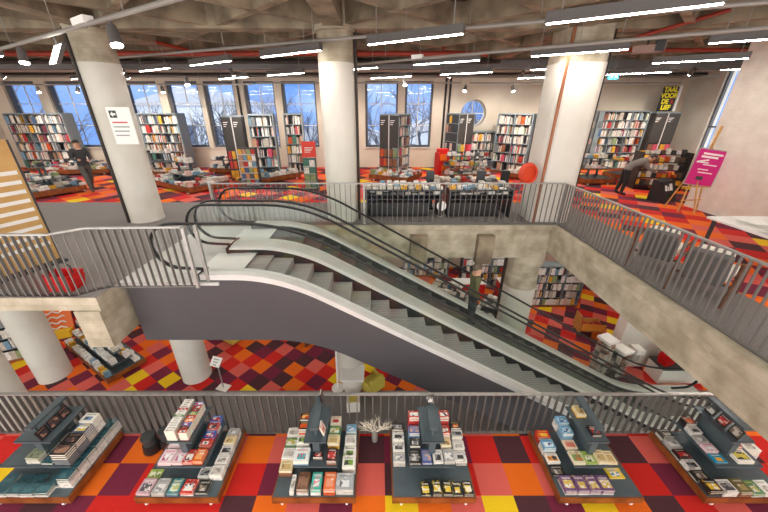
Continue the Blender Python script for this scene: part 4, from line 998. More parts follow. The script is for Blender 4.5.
# directory board on the landing
t = thing('directory_board', 'tan directory board with white strips and floor numbers behind the kinked railing', 'sign', (-6.49,5.26,U), 1.2)
mb = MB(); mb.box(-0.62,-0.03,0.05,0.5,0.03,2.25); bd = mb.build('board', M_tan, t)
mb = MB(); mb.box(-0.66,-0.2,0,0.54,0.2,0.05); mb.build('base', M_dshelf, t)
mb = MB(); mb.box(0.5,-0.035,0.05,0.53,0.035,2.25); mb.build('edge', M_dshelf, t)
for k in range(9):
    zz = 1.72-0.165*k
    mb = MB(); mb.box(-0.38,-0.036,zz-0.035,0.46,-0.031,zz+0.03); mb.build('strip', M_paper, bd)
mb = MB(); mb.box(-0.5,-0.036,1.98,0.2,-0.031,2.16); mb.build('blue_panel', mat('sky_blue_print',(90,180,226),0.5), bd)
for i, s in enumerate(('4','5','3','2')):
    text(s, 0.17, M_blackpl, bd, (-0.5,-0.036,(1.06,0.895,1.4,0.6)[i]), (PI/2,0,0), name='floor_number')
# baskets and stools
def baskets(x, y, z, rz, m, n_, label, name='basket_stack'):
    t = thing('shopping_basket', label, 'basket', (x,y,z), rz)
    for k in range(n_):
        mb = MB(); h = 0.22
        b, T = (0.19,0.13), (0.23,0.16)
        z0 = k*0.07
        vs = [(-b[0],-b[1],z0),(b[0],-b[1],z0),(b[0],b[1],z0),(-b[0],b[1],z0),(-T[0],-T[1],z0+h),(T[0],-T[1],z0+h),(T[0],T[1],z0+h),(-T[0],T[1],z0+h),(-T[0]+.015,-T[1]+.015,z0+h),(T[0]-.015,-T[1]+.015,z0+h),(T[0]-.015,T[1]-.015,z0+h),(-T[0]+.015,T[1]-.015,z0+h),(-b[0]+.012,-b[1]+.012,z0+.01),(b[0]-.012,-b[1]+.012,z0+.01),(b[0]-.012,b[1]-.012,z0+.01),(-b[0]+.012,b[1]-.012,z0+.01)]
        mb.add(vs, [(3,2,1,0),(0,1,5,4),(1,2,6,5),(2,3,7,6),(3,0,4,7),(4,5,9,8),(5,6,10,9),(6,7,11,10),(7,4,8,11),(8,9,13,12),(9,10,14,13),(10,11,15,14),(11,8,12,15),(12,13,14,15)])
        mb.build('basket', m, t)
    zt = (n_-1)*0.07+0.22
    mb = MB(); mb.tube([(-0.2,0,zt-0.02),(-0.19,0,zt+0.12),(-0.1,0,zt+0.19),(0.1,0,zt+0.19),(0.19,0,zt+0.12),(0.2,0,zt-0.02)], 0.011, 8); mb.build('handle', M_blackpl, t)
    return t
baskets(-5.2,4.64,U,0.0,M_redpl,2,'stack of red shopping baskets behind the kink of the railing')
baskets(9.62,8.2,L+0.62,0.3,M_redpl,4,'stack of red shopping baskets by the foot of the escalators')
t = thing('counter', 'white counter with a dark top at the foot of the escalators', 'counter', (10.55,8.22,L), 0)
mb = MB(); mb.box(-1.2,-0.3,0,1.6,0.3,0.58); mb.build('body', M_paper, t); mb = MB(); mb.box(-1.22,-0.32,0.58,1.62,0.32,0.62); mb.build('top', M_dshelf, t)
for i, (x, y, lb) in enumerate(((-3.98,3.70,'black round kick-step stool against the railing, nearer the leftmost table'),(-3.74,3.80,'black round kick-step stool against the railing, nearer the magazine table'))):
    t = thing('step_stool', lb, 'stool', (x,y,0), 0, 'black kick-step stools')
    mb = MB(); mb.lathe([(0.17,0.02),(0.175,0.05),(0.15,0.2),(0.148,0.21)], 24); mb.build('base', M_blackpl, t, True); t.scale = (0.85,0.85,0.85)
    mb = MB(); mb.lathe([(0.125,0.21),(0.12,0.36),(0.135,0.37),(0.14,0.40),(0.13,0.425),(0.05,0.43)], 24); mb.build('top_step', mat('soft_black',(52,56,56),0.5), t, True)
# white twigs in a vase
t = thing('twig_vase', 'vase of bare white twigs between the two middle front tables', 'vase', (-0.06,3.86,0), 0)
mb = MB(); mb.lathe([(0.04,0),(0.05,0.01),(0.06,0.12),(0.045,0.22),(0.03,0.26)], 20); mb.build('vase', mat('vase_grey',(150,146,138),0.4), t, True)
mb = MB()
def twig(p, d, ln, r, dep):
    q = p+d*ln; mb.cyl(p, q, r, r*0.7, n=5)
    if dep > 0:
        for _ in range(R.randint(2,3)):
            e = (d+Vector((R.uniform(-.7,.7),R.uniform(-.4,.4),R.uniform(-.2,.5)))).normalized(); twig(p+d*ln*R.uniform(.5,1), e, ln*0.62, r*0.7, dep-1)
for i in range(17):
    a = R.uniform(0,PI*2); sp = R.uniform(.3,1.3); d = Vector((math.cos(a)*sp*1.3, math.sin(a)*sp*0.15-0.05, 1)).normalized()
    twig(Vector((0,0,0.2)), d, R.uniform(.2,.28), 0.005, 2)
tw = mb.build('twigs', M_twig, t)

# gallery: armchairs, white table, easel, crate
def armchair(x, y, rz, label):
    t = thing('armchair', label, 'armchair', (x,y,U), rz, 'grey armchairs on the gallery')
    def soft(name, sx, sy, sz, c, m, rx=0):
        mb = MB(); mb.cbox(0,0,0,sx,sy,sz); o = mb.build(name, m, t); o.location = c; o.rotation_euler = (rx,0,0)
        bv = o.modifiers.new('round', 'BEVEL'); bv.width = 0.035; bv.segments = 3
    # local: the sitter looks towards +y
    soft('seat', 0.54, 0.6, 0.14, (0,0.05,0.40), M_whitefab)
    soft('backrest', 0.48, 0.12, 0.56, (0,-0.32,0.52), M_greyfab, 0.3)
    soft('cushion', 0.42, 0.12, 0.40, (0,-0.19,0.62), M_whitefab, 0.3)
    for s in (-1,1):
        mb = MB(); mb.tube([(s*0.34,-0.46,0.0),(s*0.34,-0.30,0.42),(s*0.34,-0.36,0.72)],0.022,8); mb.build('rear_leg', M_dwood, t)
        mb = MB(); mb.tube([(s*0.34,0.36,0.0),(s*0.34,0.30,0.54)],0.022,8); mb.build('front_leg', M_dwood, t)
        mb = MB(); mb.tube([(s*0.34,-0.36,0.55),(s*0.345,0.0,0.575),(s*0.34,0.36,0.54)],0.028,8,0,0.016); mb.build('armrest', M_dwood, t)
    mb = MB(); mb.box(-0.34,-0.26,0.27,0.34,-0.22,0.31); mb.box(-0.34,0.26,0.27,0.34,0.3,0.31); mb.build('crossbar', M_dwood, t)
    return t
armchair(5.27,5.46,-0.95,'grey armchair with a white cushion, nearer the tilted pier, on the gallery')
armchair(5.33,4.56,-1.0,'grey armchair with a white cushion, nearer the white reading table')
t = thing('reading_table', 'white reading table strewn with papers on the gallery', 'table', (7.55,5.1,U), 0)
mb = MB(); mb.box(-0.9,-1.2,0.71,0.9,1.1,0.75); mb.build('top', M_paper, t)
for sx in (-1,1):
    for sy in (-1,1): 
        mb = MB(); mb.box(sx*0.82-0.025,sy*1.05-0.08,0,sx*0.82+0.025,sy*1.05-0.03,0.71); mb.build('leg', M_dshelf, t)
for k in range(13):
    mb = MB(); sx, sy = R.uniform(.25,.4), R.uniform(.3,.5); mb.cbox(0,0,0.004+0.002*0,sx,sy,0.008); o = mb.build('newspaper', cover((238,236,230),(196,192,188),(120,118,116),9) if k % 3 else M_paper)
    o.location = (7.55+R.uniform(-.68,.6), 5.1+R.uniform(-1.0,.8), U+0.751+0.009*k); o.rotation_euler = (0,0,R.uniform(-1,1))
    tag(o, 'sheet of newspaper on the white reading table, %s from the bottom of the spread' % ORD[k], 'newspaper', 'newspapers on the reading table')
t = thing('easel', 'wooden easel holding the magenta notice on the gallery', 'easel', (8.92,9.0,U), 0)
for a, b in (((-0.28,-0.1,0),(-0.06,0.12,1.75)),((0.32,-0.02,0),(0.16,0.12,1.75)),((-0.24,0.43,0),(0.1,0.16,1.7)),((0.02,-0.28,0),(0.02,0.1,1.2))):
    mb = MB(); mb.cyl(a,b,0.02,n=8); mb.build('leg', M_oak, t)
mb = MB(); mb.cyl((0.1,0.14,1.3),(0.36,0.3,2.28),0.03,n=8); mb.build('mast', M_oak, t)
mb = MB(); mb.cyl((-0.3,-0.08,0.34),(0.34,0.0,0.34),0.018,n=8); mb.cyl((-0.35,-0.02,0.72),(0.4,-0.02,0.72),0.022,n=8); mb.build('ledge', M_oak, t)
t = thing('notice_board', 'magenta notice with white lettering standing on the easel', 'sign', (8.94,8.99,U+0.745), 0)
Mx = Matrix.Rotation(-0.05,4,'X') @ Matrix.Rotation(0.13,4,'Y')
mb = MB(); mb.box(-0.4,-0.012,0.0,0.42,0.012,0.98,0,Mx); mb.build('frame', M_rail, t)
mb = MB(); mb.box(-0.375,-0.016,0.025,0.395,-0.0125,0.955,0,Mx); pn = mb.build('print', M_magenta, t)
mb = MB()
for (z_, a, b, th) in ((0.85,-0.24,0.32,0.05),(0.77,-0.26,0.22,0.05),(0.62,-0.3,0.02,0.03),(0.57,-0.12,0.28,0.025),(0.44,-0.2,0.1,0.025),(0.36,-0.16,0.26,0.025)): mb.box(a,-0.019,z_-th/2,b,-0.0165,z_+th/2,0,Mx)
mb.add([Mx @ Vector(v) for v in ((-0.32,-0.0195,0.60),(0.0,-0.0195,0.68),(-0.02,-0.0195,0.72),(-0.33,-0.0195,0.64))], [(0,1,2,3)])
mb.build('lettering', M_paper, pn)
mb = MB(); mb.box(-0.14,-0.019,0.16,0.06,-0.0165,0.26,0,Mx); mb.build('emblem', M_board, pn)
t = thing('black_crate', 'black slanted crate with white print leaning beside the easel', 'crate', (9.15,10.2,U), 0.4)
mb = MB(); mb.add([(-0.34,-0.3,0),(0.34,-0.3,0),(0.34,0.2,0),(-0.34,0.2,0),(-0.34,-0.05,0.62),(0.34,-0.05,0.62),(0.34,0.2,0.66),(-0.34,0.2,0.66)],[(3,2,1,0),(4,5,6,7),(0,1,5,4),(1,2,6,5),(2,3,7,6),(3,0,4,7)]); mb.build('body', M_blackpl, t)
mb = MB()
for xx, w_, h_ in ((-0.15,0.12,0.16),(-0.03,0.06,0.12),(0.1,0.16,0.2)): 
    mb.add([(xx-w_/2,-0.3+0.25*0.35/0.62-0.008,0.35),(xx+w_/2,-0.3+0.25*0.35/0.62-0.008,0.35),(xx+w_/2,-0.3+0.25*(0.35+h_)/0.62-0.008,0.35+h_),(xx-w_/2,-0.3+0.25*(0.35+h_)/0.62-0.008,0.35+h_)],[(0,1,2,3)])
mb.build('print', M_paper, t)
t = thing('tiered_rack', 'black tiered rack of small books and yellow boxes behind the easel', 'rack', (10.2,11.9,U), -0.2)
M = Matrix.Translation((10.2,11.9,U)) @ Matrix.Rotation(-0.2,4,'Z')
for k in range(5):
    mb = MB(); mb.box(-0.75,-0.3+0.07*k,0.15+0.26*k,0.75,0.3,0.18+0.26*k); mb.build('shelf', M_blackpl, t)
    for i in range(9): rest_box(M @ Matrix.Translation((-0.66+0.165*i,-0.2+0.07*k,0.18+0.26*k)), 0.12, 0.12, R.uniform(.1,.2), R.choice((8,8,0,3,7,18,19,1)))
for s in (-1,1):
    mb = MB(); mb.box(s*0.75-0.02,-0.3,0,s*0.75+0.02,0.3,1.3); mb.build('side_panel', M_blackpl, t)
t = thing('hose_reel', 'round orange-red fire hose reel on the tilted pier behind the railing', 'hose reel', (3.68,7.98,4.02), 0)
mb = MB()
for k in range(5): 
    mb.tube([((0.19+0.0*k)*math.cos(q*PI/12)*(1-0.05*abs(k-2)), -0.1+0.045*k, 0.24*math.sin(q*PI/12)*(1-0.05*abs(k-2))) for q in range(25)], 0.026, 6)
mb.build('hose', M_hose, t)
mb = MB(); mb.lathe([(0.05,-0.1),(0.19,-0.09),(0.2,0.0),(0.19,0.09),(0.05,0.1)],24); o = mb.build('drum', M_hose, t, True); o.rotation_euler = (PI/2,0,0.25)
mb = MB(); mb.box(-0.03,0.1,-0.05,0.1,0.16,0.05); mb.build('bracket', M_redpl, t)

# ------------------------------------------------------------------ lower floor
book_island(-10.15,9.26,L,math.radians(-31.3),3.5,1.2,'long tiered table of white books on the lower floor beneath the landing',((0.5,0.94,0.52),(0.86,0.9,0.2)), (0,19,0,19,1,19,0,19,0,10,8), 'book tables on the lower floor', (4,8), 0.02)
t = thing('info_stand', 'slim stand with a tilted white information sheet beside the lower column', 'stand', (-5.1,7.75,L), -0.3)
mb = MB(); mb.box(-0.2,-0.14,0,0.2,0.14,0.02); mb.build('base', M_paper, t); mb = MB(); mb.cyl((0,0,0.02),(0,0,1.05),0.02,n=8); mb.build('pole', M_rail, t)
mb = MB(); mb.cbox(-0.02,0,1.1,0.36,0.30,0.02,rx=0.75); mb.build('sheet', M_paper, t); mb = MB(); [mb.cbox(-0.02,-0.06*q+0.04,1.125-0.055*q+0.035,0.2-0.04*q,0.02,0.004,rx=0.75) for q in range(3)]; mb.build('text_lines', M_board, t)
def tub_chair(x, y, z, rz, m, label, s=1.0):
    t = thing('tub_chair', label, 'chair', (x,y,z), rz)
    mb = MB(); mb.box(-0.3*s,-0.3*s,0.12*s,0.3*s,0.3*s,0.42*s); mb.build('seat', m, t)
    mb = MB(); mb.box(-0.3*s,-0.36*s,0.12*s,0.3*s,-0.26*s,0.82*s); mb.build('backrest', m, t)
    for q in (-1,1):
        mb = MB(); mb.box(q*0.34*s-0.05*s,-0.36*s,0.12*s,q*0.34*s+0.05*s,0.3*s,0.6*s); mb.build('armrest', m, t)
        for p in (-1,1):
            mb = MB(); mb.cyl((q*0.3*s,p*0.28*s,0),(q*0.3*s,p*0.28*s,0.12*s),0.02*s,n=8); mb.build('leg', M_dwood, t)
    return t
tub_chair(-0.2,7.72,L,0.7,M_yelfab,'yellow tub chair on the lower floor under the escalator slope',0.8)
tub_chair(-5.75,10.1,L,2.6,M_yelfab,'yellow tub chair on the lower floor beside the column',0.9)
t = thing('pouf_table', 'square white table with a rounded grey skirt on the lower floor', 'table', (-0.82,7.72,L), 0)
mb = MB(); mb.box(-0.38,-0.36,0.64,0.38,0.36,0.7); o = mb.build('top', M_paper, t); bv = o.modifiers.new('round','BEVEL'); bv.width = 0.03; bv.segments = 3
mb = MB(); mb.lathe([(0.26,0.0),(0.3,0.05),(0.36,0.45),(0.36,0.64)], 28); mb.build('skirt', M_whitefab, t, True)
t = thing('pole_stand', 'white pole with a round foot on the lower floor by the escalator', 'stand', (-1.32,7.72,L), 0)
mb = MB(); mb.cyl((0,0,0),(0,0,0.03),0.2,n=28); mb.build('foot', M_paper, t); mb = MB(); mb.cyl((0,0,0.03),(-0.02,0.3,1.9),0.03,n=10); mb.build('pole', M_paper, t)
t = thing('magazine_box', 'cream box with a yellow print on the lower floor, seen through the railing', 'box', (-0.75,6.95,L), 0.05)
mb = MB(); mb.box(-0.2,-0.15,0,0.2,0.15,0.4); mb.build('box', M_whitefab, t); mb = MB(); mb.box(-0.12,-0.11,0.4,0.14,0.11,0.405); mb.build('print', M_yelfab, t)
t = thing('bench', 'low wooden bench on the lower floor against the escalator truss', 'bench', (-3.2,10.2,L), -0.55)
mb = MB(); mb.box(-0.75,-0.25,0.36,0.75,0.25,0.42); mb.build('seat', M_wood, t)
for s in (-1,1):
    mb = MB(); mb.box(s*0.6-0.03,-0.22,0,s*0.6+0.03,0.22,0.36); mb.build('leg', M_dwood, t)
mb = MB(); mb.box(-0.5,-0.15,0.42,0.4,0.15,0.44); mb.build('runner', M_paper, t)
# orange banner stand and black shelf at the side
t = thing('banner_stand', 'orange and yellow banner stand with white scribbled lettering on the lower floor', 'banner', (-13.0,10.6,L), 0.4)
mb = MB(); mb.cbox(0,0,0.75,1.1,0.05,1.4,rx=-0.35); mb.build('banner', M_orange, t)
mb = MB(); mb.cbox(0.0,-0.36,0.14,1.0,0.3,0.28); mb.build('foot', mat('yellow_foot',(236,200,40),0.5), t)
mb = MB()
for q in range(5): mb.tube([(-0.35+0.09*k, -0.05+0.36*(0.45-0.22*q)*0.99-0.02, 0.75+0.9*(0.45-0.22*q)+0.05*math.sin(k*1.7+q)) for k in range(9)], 0.03, 6)
mb.build('lettering', M_paper, t)
bookcase(-13.6,9.0,L,0.45,1.6,0.5,1.5,'black shelf with yellow boxes on the lower floor at the side','books','panel','panel',rows=3,group='bookcases on the lower floor', end_m=M_blackpl)
# far shelves of the lower floor
bookcase(7.95,12.7,L,0.0,2.5,0.5,2.1,'magazine wall seen under the gallery beam, beside the corner column','books','panel','panel',rows=5,group='bookcases on the lower floor', end_m=M_blackpl, fill=0.98)
bookcase(5.3,14.4,L,0.0,2.2,0.5,2.1,'magazine wall just behind the corner column','books','panel','panel',rows=5,group='bookcases on the lower floor', end_m=M_blackpl, fill=0.98)
bookcase(2.6,15.6,L,0.0,2.4,0.5,2.1,'white bookcase deep under the upper floor behind the olive person','books','panel','panel',rows=5,group='bookcases on the lower floor', fill=0.98)
bookcase(-1.2,15.8,L,0.0,3.0,0.5,2.1,'bookcase deep under the upper floor behind the escalator slope','books','panel','panel',rows=5,group='bookcases on the lower floor', fill=0.98)
book_island(3.3,13.0,L,ROT,2.2,1.2,'table of white books with a red front deep under the upper floor',((0.55,0.8,0.5),(0.9,0.6,0.2)), (0,19,0,1,2,19,10), 'book tables on the lower floor')
book_island(5.2,11.6,L,ROT,1.8,1.1,'table of magazines under the upper floor near the corner column',((0.55,0.8,0.5),(0.9,0.6,0.2)), (0,19,0,1,2,19,10,12), 'book tables on the lower floor')
book_island(1.2,12.4,L,ROT,1.8,1.1,'table of books behind the middle of the far escalator',((0.55,0.8,0.5),), (0,19,0,1,2,19,10,12), 'book tables on the lower floor')
for (x, y, w_, h_, lb) in ((4.3,13.3,1.5,0.9,'red counter front under the upper floor, nearest the olive person'),(6.3,13.3,1.1,0.95,'red counter front under the upper floor beside the corner column')):
    t = thing('counter', lb, 'counter', (x,y,L), 0, 'red counters on the lower floor')
    mb = MB(); mb.box(-w_/2,-0.25,0,w_/2,0.25,h_-0.04); mb.build('front', M_redpl, t); mb = MB(); mb.box(-w_/2-0.03,-0.28,h_-0.04,w_/2+0.03,0.28,h_); mb.build('top', M_paper, t)
t = thing('hanging_notice', 'tilted white notice hanging under the upper floor', 'notice', (2.45,12.0,1.2), 0.2)
mb = MB(); mb.cbox(0,0,0,0.75,0.02,0.5,ry=0.5,rx=-0.3); mb.build('sheet', M_paper, t)
for s in (-1,1):
    mb = MB(); mb.cyl((s*0.2,0,0.1),(s*0.2,0,1.3),0.005,n=5); mb.build('wire', M_track, t)
t = thing('light_box', 'pale blue glowing panel standing in for a window, lower rear wall', 'window panel', (2.0,16.3,-0.4), 0)  # panel in place of a blue window, its glow put into the material
mb = MB(); mb.box(-0.9,0,0,0.9,0.15,1.5); mb.build('frame', M_paper, t); mb = MB(); mb.box(-0.82,-0.01,0.08,0.82,0.0,1.42); mb.build('panel', emit('blue_panel',(150,186,226),0.8), t)
# cart, wire racks, hanging lamp box by the foot of the escalator
t = thing('book_cart', 'orange wooden cart with a bright printed board on the lower floor', 'cart', (8.5,10.5,L), -0.1)
mb = MB(); mb.box(-0.5,-0.25,0.3,0.5,0.25,0.34); mb.box(-0.5,-0.25,0.34,0.5,-0.22,0.62); mb.box(-0.5,0.22,0.34,0.5,0.25,0.62); mb.build('tray', M_oak, t)
mb = MB(); mb.cbox(-0.48,0,0.62,0.04,0.46,0.7); mb.build('end_board', M_oak, t)
mb = MB(); mb.box(-0.4,-0.262,0.36,0.46,-0.251,0.66); mb.build('printed_board', cover((240,170,70),(226,110,50),(250,220,140),6), t)
for s in (-1,1):
    for p in (-1,1):
        mb = MB(); mb.cyl((s*0.42-0.02,p*0.2,0.07),(s*0.42+0.02,p*0.2,0.07),0.07,n=14); mb.build('wheel', M_blackpl, t)
        mb = MB(); mb.box(s*0.42-0.02,p*0.2-0.02,0.1,s*0.42+0.02,p*0.2+0.02,0.3); mb.build('leg', M_oak, t)
loose_books(Matrix.Translation((8.5,10.5,L)), -0.45, 0.45, -0.2, 0.2, 0.34, n_=(3,7), cols=(6,7,0,8))
def wire_rack(x, y, h, label):
    t = thing('spinner_rack', label, 'rack', (x,y,L), 0.3, 'wire spinner racks on the lower floor')
    mb = MB(); mb.cyl((0,0,0),(0,0,0.04),0.24,n=20); mb.build('base', M_blackpl, t); mb = MB(); mb.cyl((0,0,0.04),(0,0,h),0.02,n=8); mb.build('pole', M_wire, t)
    for k in range(7):
        zz = 0.2+(h-0.3)*k/7
        mb = MB()
        for q in range(4):
            Mq = Matrix.Rotation(q*PI/2,4,'Z'); 
            for p in (0.13,0.22): mb.box(-0.18,-p-0.006,zz,0.18,-p+0.006,zz+0.012,0,Mq)
            rest_box(Matrix.Translation((x,y,L)) @ Matrix.Rotation(0.3+q*PI/2,4,'Z') @ Matrix.Translation((-0.085,-0.17,zz+0.012)), 0.14, 0.03, 0.16, R.choice((0,19,2,13,5,1,14)))
            rest_box(Matrix.Translation((x,y,L)) @ Matrix.Rotation(0.3+q*PI/2,4,'Z') @ Matrix.Translation((0.085,-0.17,zz+0.012)), 0.14, 0.03, 0.16, R.choice((0,19,2,13,5,1,14)))
        mb.build('tier', M_wire, t)
    mb = MB(); mb.box(-0.22,-0.22,h,0.22,0.22,h+0.1); mb.build('cap', M_paper, t)
wire_rack(7.5,8.3,1.5,'tall wire spinner rack of books with a white cap, beside the cart')
wire_rack(8.02,8.2,1.15,'shorter wire spinner rack with a white cap, nearer the escalators')
t = thing('wall_box', 'small white box with a grey side fixed to the lower white wall', 'box', (8.8,8.52,-2.05), 0)
mb = MB(); mb.box(-0.14,-0.2,0,0.14,0.15,0.18); mb.build('casing', M_paper, t); mb = MB(); mb.box(-0.11,-0.1,-0.35,0.11,0.15,0.0); mb.build('cabinet', mat('mid_grey',(168,164,160),0.6), t)

# ------------------------------------------------------------------ people
def person(x, y, z, rz, label, joints, cols, hair=(50,38,30), hr=0.105, blend=1.0):
    """one skinned body; joints in local metres (facing -y)"""
    V, E, RAD = [], [], []
    def j(p, r, parent=None):
        V.append(p); RAD.append(r)
        if parent is not None: E.append((parent, len(V)-1))
        return len(V)-1
    J = joints
    pel = j(J['pelvis'], 0.15)
    ch = j(J['chest'], 0.165, pel); nk = j(J['neck'], 0.065, ch); hd = j(J['head'], 0.10, nk); ht = j(J['top'], 0.075, hd)
    for s in ('l','r'):
        sh = j(J['sh'+s], 0.078, ch); el = j(J['el'+s], 0.055, sh); wr = j(J['wr'+s], 0.038, el); hn = j(J['hn'+s], 0.042, wr)
        hp = j(J['hp'+s], 0.105, pel); kn = j(J['kn'+s], 0.078, hp); an = j(J['an'+s], 0.05, kn); to = j(J['to'+s], 0.042, an)
    me = bpy.data.meshes.new('person'); me.from_pydata(V, E, []); me.update()
    o = bpy.data.objects.new('person', me); C.objects.link(o)
    sk = o.modifiers.new('skin', 'SKIN'); sv = me.skin_vertices[0].data
    for i, r in enumerate(RAD): sv[i].radius = (r, r*(0.78 if i in (pel, ch) else 1))
    sv[pel].use_root = True
    o.modifiers.new('sub', 'SUBSURF').levels = 2
    o.modifiers['sub'].render_levels = 2
    bpy.context.view_layer.update()
    m2 = bpy.data.meshes.new_from_object(o.evaluated_get(bpy.context.evaluated_depsgraph_get()))
    bpy.data.objects.remove(o)
    m2.materials.clear()
    for m in cols: m2.materials.append(m)
    hz = J['neck']; fc = Vector(J['head'])
    for p in m2.polygons:
        c = p.center; k = 1
        if (c-Vector(J['head'])).length < 0.17 or (c-Vector(J['top'])).length < 0.12: k = 0
        elif min((c-Vector(J['hn'+s])).length for s in 'lr') < 0.085: k = 0
        elif min((c-Vector(J['to'+s])).length for s in 'lr') < 0.12 or min((c-Vector(J['an'+s])).length for s in 'lr') < 0.07: k = 3
        elif min(min((c-Vector(J[q+s])).length for q in ('kn','an')) for s in 'lr') < 0.26 or min((c-(Vector(J['hp'+s])+Vector(J['kn'+s]))/2).length for s in 'lr') < 0.2 or c.z < J['pelvis'][2]-0.06 and min((c-Vector(J['hp'+s])).length for s in 'lr') < 0.16: k = 2
        p.material_index = k; p.use_smooth = True
    o = bpy.data.objects.new('person', m2); C.objects.link(o); o.location = (x,y,z); o.rotation_euler = (0,0,rz)
    tag(o, label, 'person')
    # hair: a cap over the back and crown of the head
    mb = MB(); h = Vector(J['head']); up = (Vector(J['top'])-h).normalized()
    M = Matrix.Translation(h+up*0.055+Vector((0,0.012,0)))
    vs, fs = [], []; nu, nv = 16, 8
    for a in range(nv+1):
        th = PI*0.62*a/nv
        for b in range(nu):
            q = 2*PI*b/nu; back = 0.5-0.5*math.cos(q-PI*0.5-PI)      # longer at the back
            t2 = th*(0.72+0.4*back)
            vs.append(M @ Vector((hr*1.02*math.sin(t2)*math.cos(q), hr*1.1*math.sin(t2)*math.sin(q), hr*1.12*math.cos(t2))))
    for a in range(nv):
        for b in range(nu): fs.append((a*nu+b, a*nu+(b+1)%nu, (a+1)*nu+(b+1)%nu, (a+1)*nu+b))
    mb.add(vs, fs); mb.build('hair', mat('hair_%d' % hair[0], hair, 0.6), o, True)
    # face
    f = MB(); fw = Vector((0,-1,0)); fp = h+up*0.03
    for s in (-1,1): f.cyl(fp+Vector((s*0.034,-0.088,0.012)), fp+Vector((s*0.034,-0.1,0.012)), 0.012, n=8)
    f.cyl(fp+Vector((-0.025,-0.09,-0.055)), fp+Vector((0.025,-0.09,-0.055)), 0.006, n=6)
    f.build('eyes_and_mouth', mat('dark_features',(60,36,32),0.6), o)
    f = MB(); f.cyl(fp+Vector((0,-0.085,0.01)), fp+Vector((0,-0.125,-0.025)), 0.008, 0.017, n=8)
    for s in (-1,1): f.cyl(fp+Vector((s*0.095,0,0.0)), fp+Vector((s*0.112,0.01,0.0)), 0.028, n=8)
    f.build('nose_and_ears', cols[0], o)
    return o
skin = mat('skin', (206,160,132), 0.6)
stand = dict(pelvis=(0,0,0.95),chest=(0,0,1.30),neck=(0,0,1.47),head=(0,-0.02,1.58),top=(0,-0.015,1.70),shl=(-0.19,0,1.40),shr=(0.19,0,1.40),ell=(-0.24,0.02,1.12),elr=(0.24,0.02,1.12),wrl=(-0.23,-0.08,0.88),wrr=(0.23,-0.08,0.88),hnl=(-0.22,-0.12,0.80),hnr=(0.22,-0.12,0.80),hpl=(-0.09,0,0.88),hpr=(0.09,0,0.88),knl=(-0.1,-0.02,0.48),knr=(0.1,-0.02,0.48),anl=(-0.1,0.02,0.08),anr=(0.1,0.02,0.08),tol=(-0.11,-0.14,0.045),tor=(0.11,-0.14,0.045))
walk = dict(stand); walk.update(knl=(-0.1,-0.2,0.5),anl=(-0.1,-0.3,0.1),tol=(-0.1,-0.46,0.06),knr=(0.1,0.08,0.48),anr=(0.1,0.36,0.14),tor=(0.1,0.24,0.05),ell=(-0.24,-0.02,1.13),wrl=(-0.16,-0.24,1.1),hnl=(-0.10,-0.31,1.12),elr=(0.24,-0.02,1.13),wrr=(0.14,-0.25,1.06),hnr=(0.06,-0.32,1.08))
person(-10.35,11.55,U,0.95,'person in dark grey clothes walking past the book tables, holding something in front',walk,[skin,mat('charcoal_top',(58,60,62),0.9),mat('grey_trousers',(84,84,82),0.9),mat('dark_shoes',(70,62,58),0.6)],(44,36,32))
rail_p = dict(stand); rail_p.update(elr=(0.3,-0.05,1.14),wrr=(0.42,-0.18,1.02),hnr=(0.48,-0.24,1.0))
person(2.42,6.96,zprof(2.42,U,-1.75,0.6)-0.03,PI/2,'person in an olive jacket riding down the far escalator',rail_p,[skin,mat('olive_jacket',(96,98,66),0.9),mat('dark_trousers',(52,54,60),0.9),mat('black_shoes',(40,36,36),0.6)],(96,84,70))
bend = dict(stand); bend.update(pelvis=(0,0.1,0.92),chest=(0,-0.22,1.12),neck=(0,-0.40,1.20),head=(0,-0.50,1.24),top=(0,-0.58,1.31),shl=(-0.19,-0.30,1.16),shr=(0.19,-0.30,1.16),ell=(-0.24,-0.42,0.92),elr=(0.24,-0.42,0.92),wrl=(-0.18,-0.62,0.86),wrr=(0.18,-0.62,0.86),hnl=(-0.14,-0.70,0.85),hnr=(0.14,-0.70,0.85),hpl=(-0.09,0.08,0.86),hpr=(0.09,0.08,0.86),knl=(-0.1,0.04,0.48),knr=(0.1,0.10,0.48),anl=(-0.1,0.08,0.08),anr=(0.1,0.2,0.08),tol=(-0.1,-0.08,0.045),tor=(0.1,0.05,0.045))
person(8.45,10.95,U,1.2,'person in a grey coat and black trousers bending forward before the rear bookcases',bend,[skin,mat('grey_coat',(120,114,110),0.9),mat('black_trousers',(36,36,38),0.9),mat('black_shoes',(40,36,36),0.6)],(70,60,56))

# ------------------------------------------------------------------ outside: bare trees, ground, houses across the street
mb = MB(); mb.box(-60,17.2,L-1,60,70,L-0.5); struct('ground_outside', mb, mat('street_grey',(120,122,126),0.9))
def tree(x, y, h, label):
    t = thing('bare_tree', label, 'tree', (x,y,L-0.5), 0, 'bare trees outside the windows')
    mt, mbr = MB(), MB()
    mt.cyl((0,0,0),(0,0,h*0.42),0.22,0.15,n=9); mt.build('trunk', M_bark, t)
    def br(p, d, ln, r, dep):
        q = p+d*ln; mbr.cyl(p, q, r, r*0.65, n=5 if dep < 3 else 6, cap=False)
        if dep == 0: return
        for _ in range(3 if dep > 1 else 2):
            e = (d*0.9+Vector((R.uniform(-1,1),R.uniform(-1,1),R.uniform(-.35,.6)))*0.75).normalized()
            br(p+d*ln*R.uniform(.55,1.0), e, ln*R.uniform(.6,.8), r*0.6, dep-1)
    for k in range(5):
        a = 2*PI*k/5+R.uniform(-.3,.3); br(Vector((0,0,h*R.uniform(.28,.42))), Vector((math.cos(a)*.7,math.sin(a)*.7,R.uniform(.6,1.1))).normalized(), h*0.2, 0.09, 4)
    mbr.build('branches', M_bark, t); return t
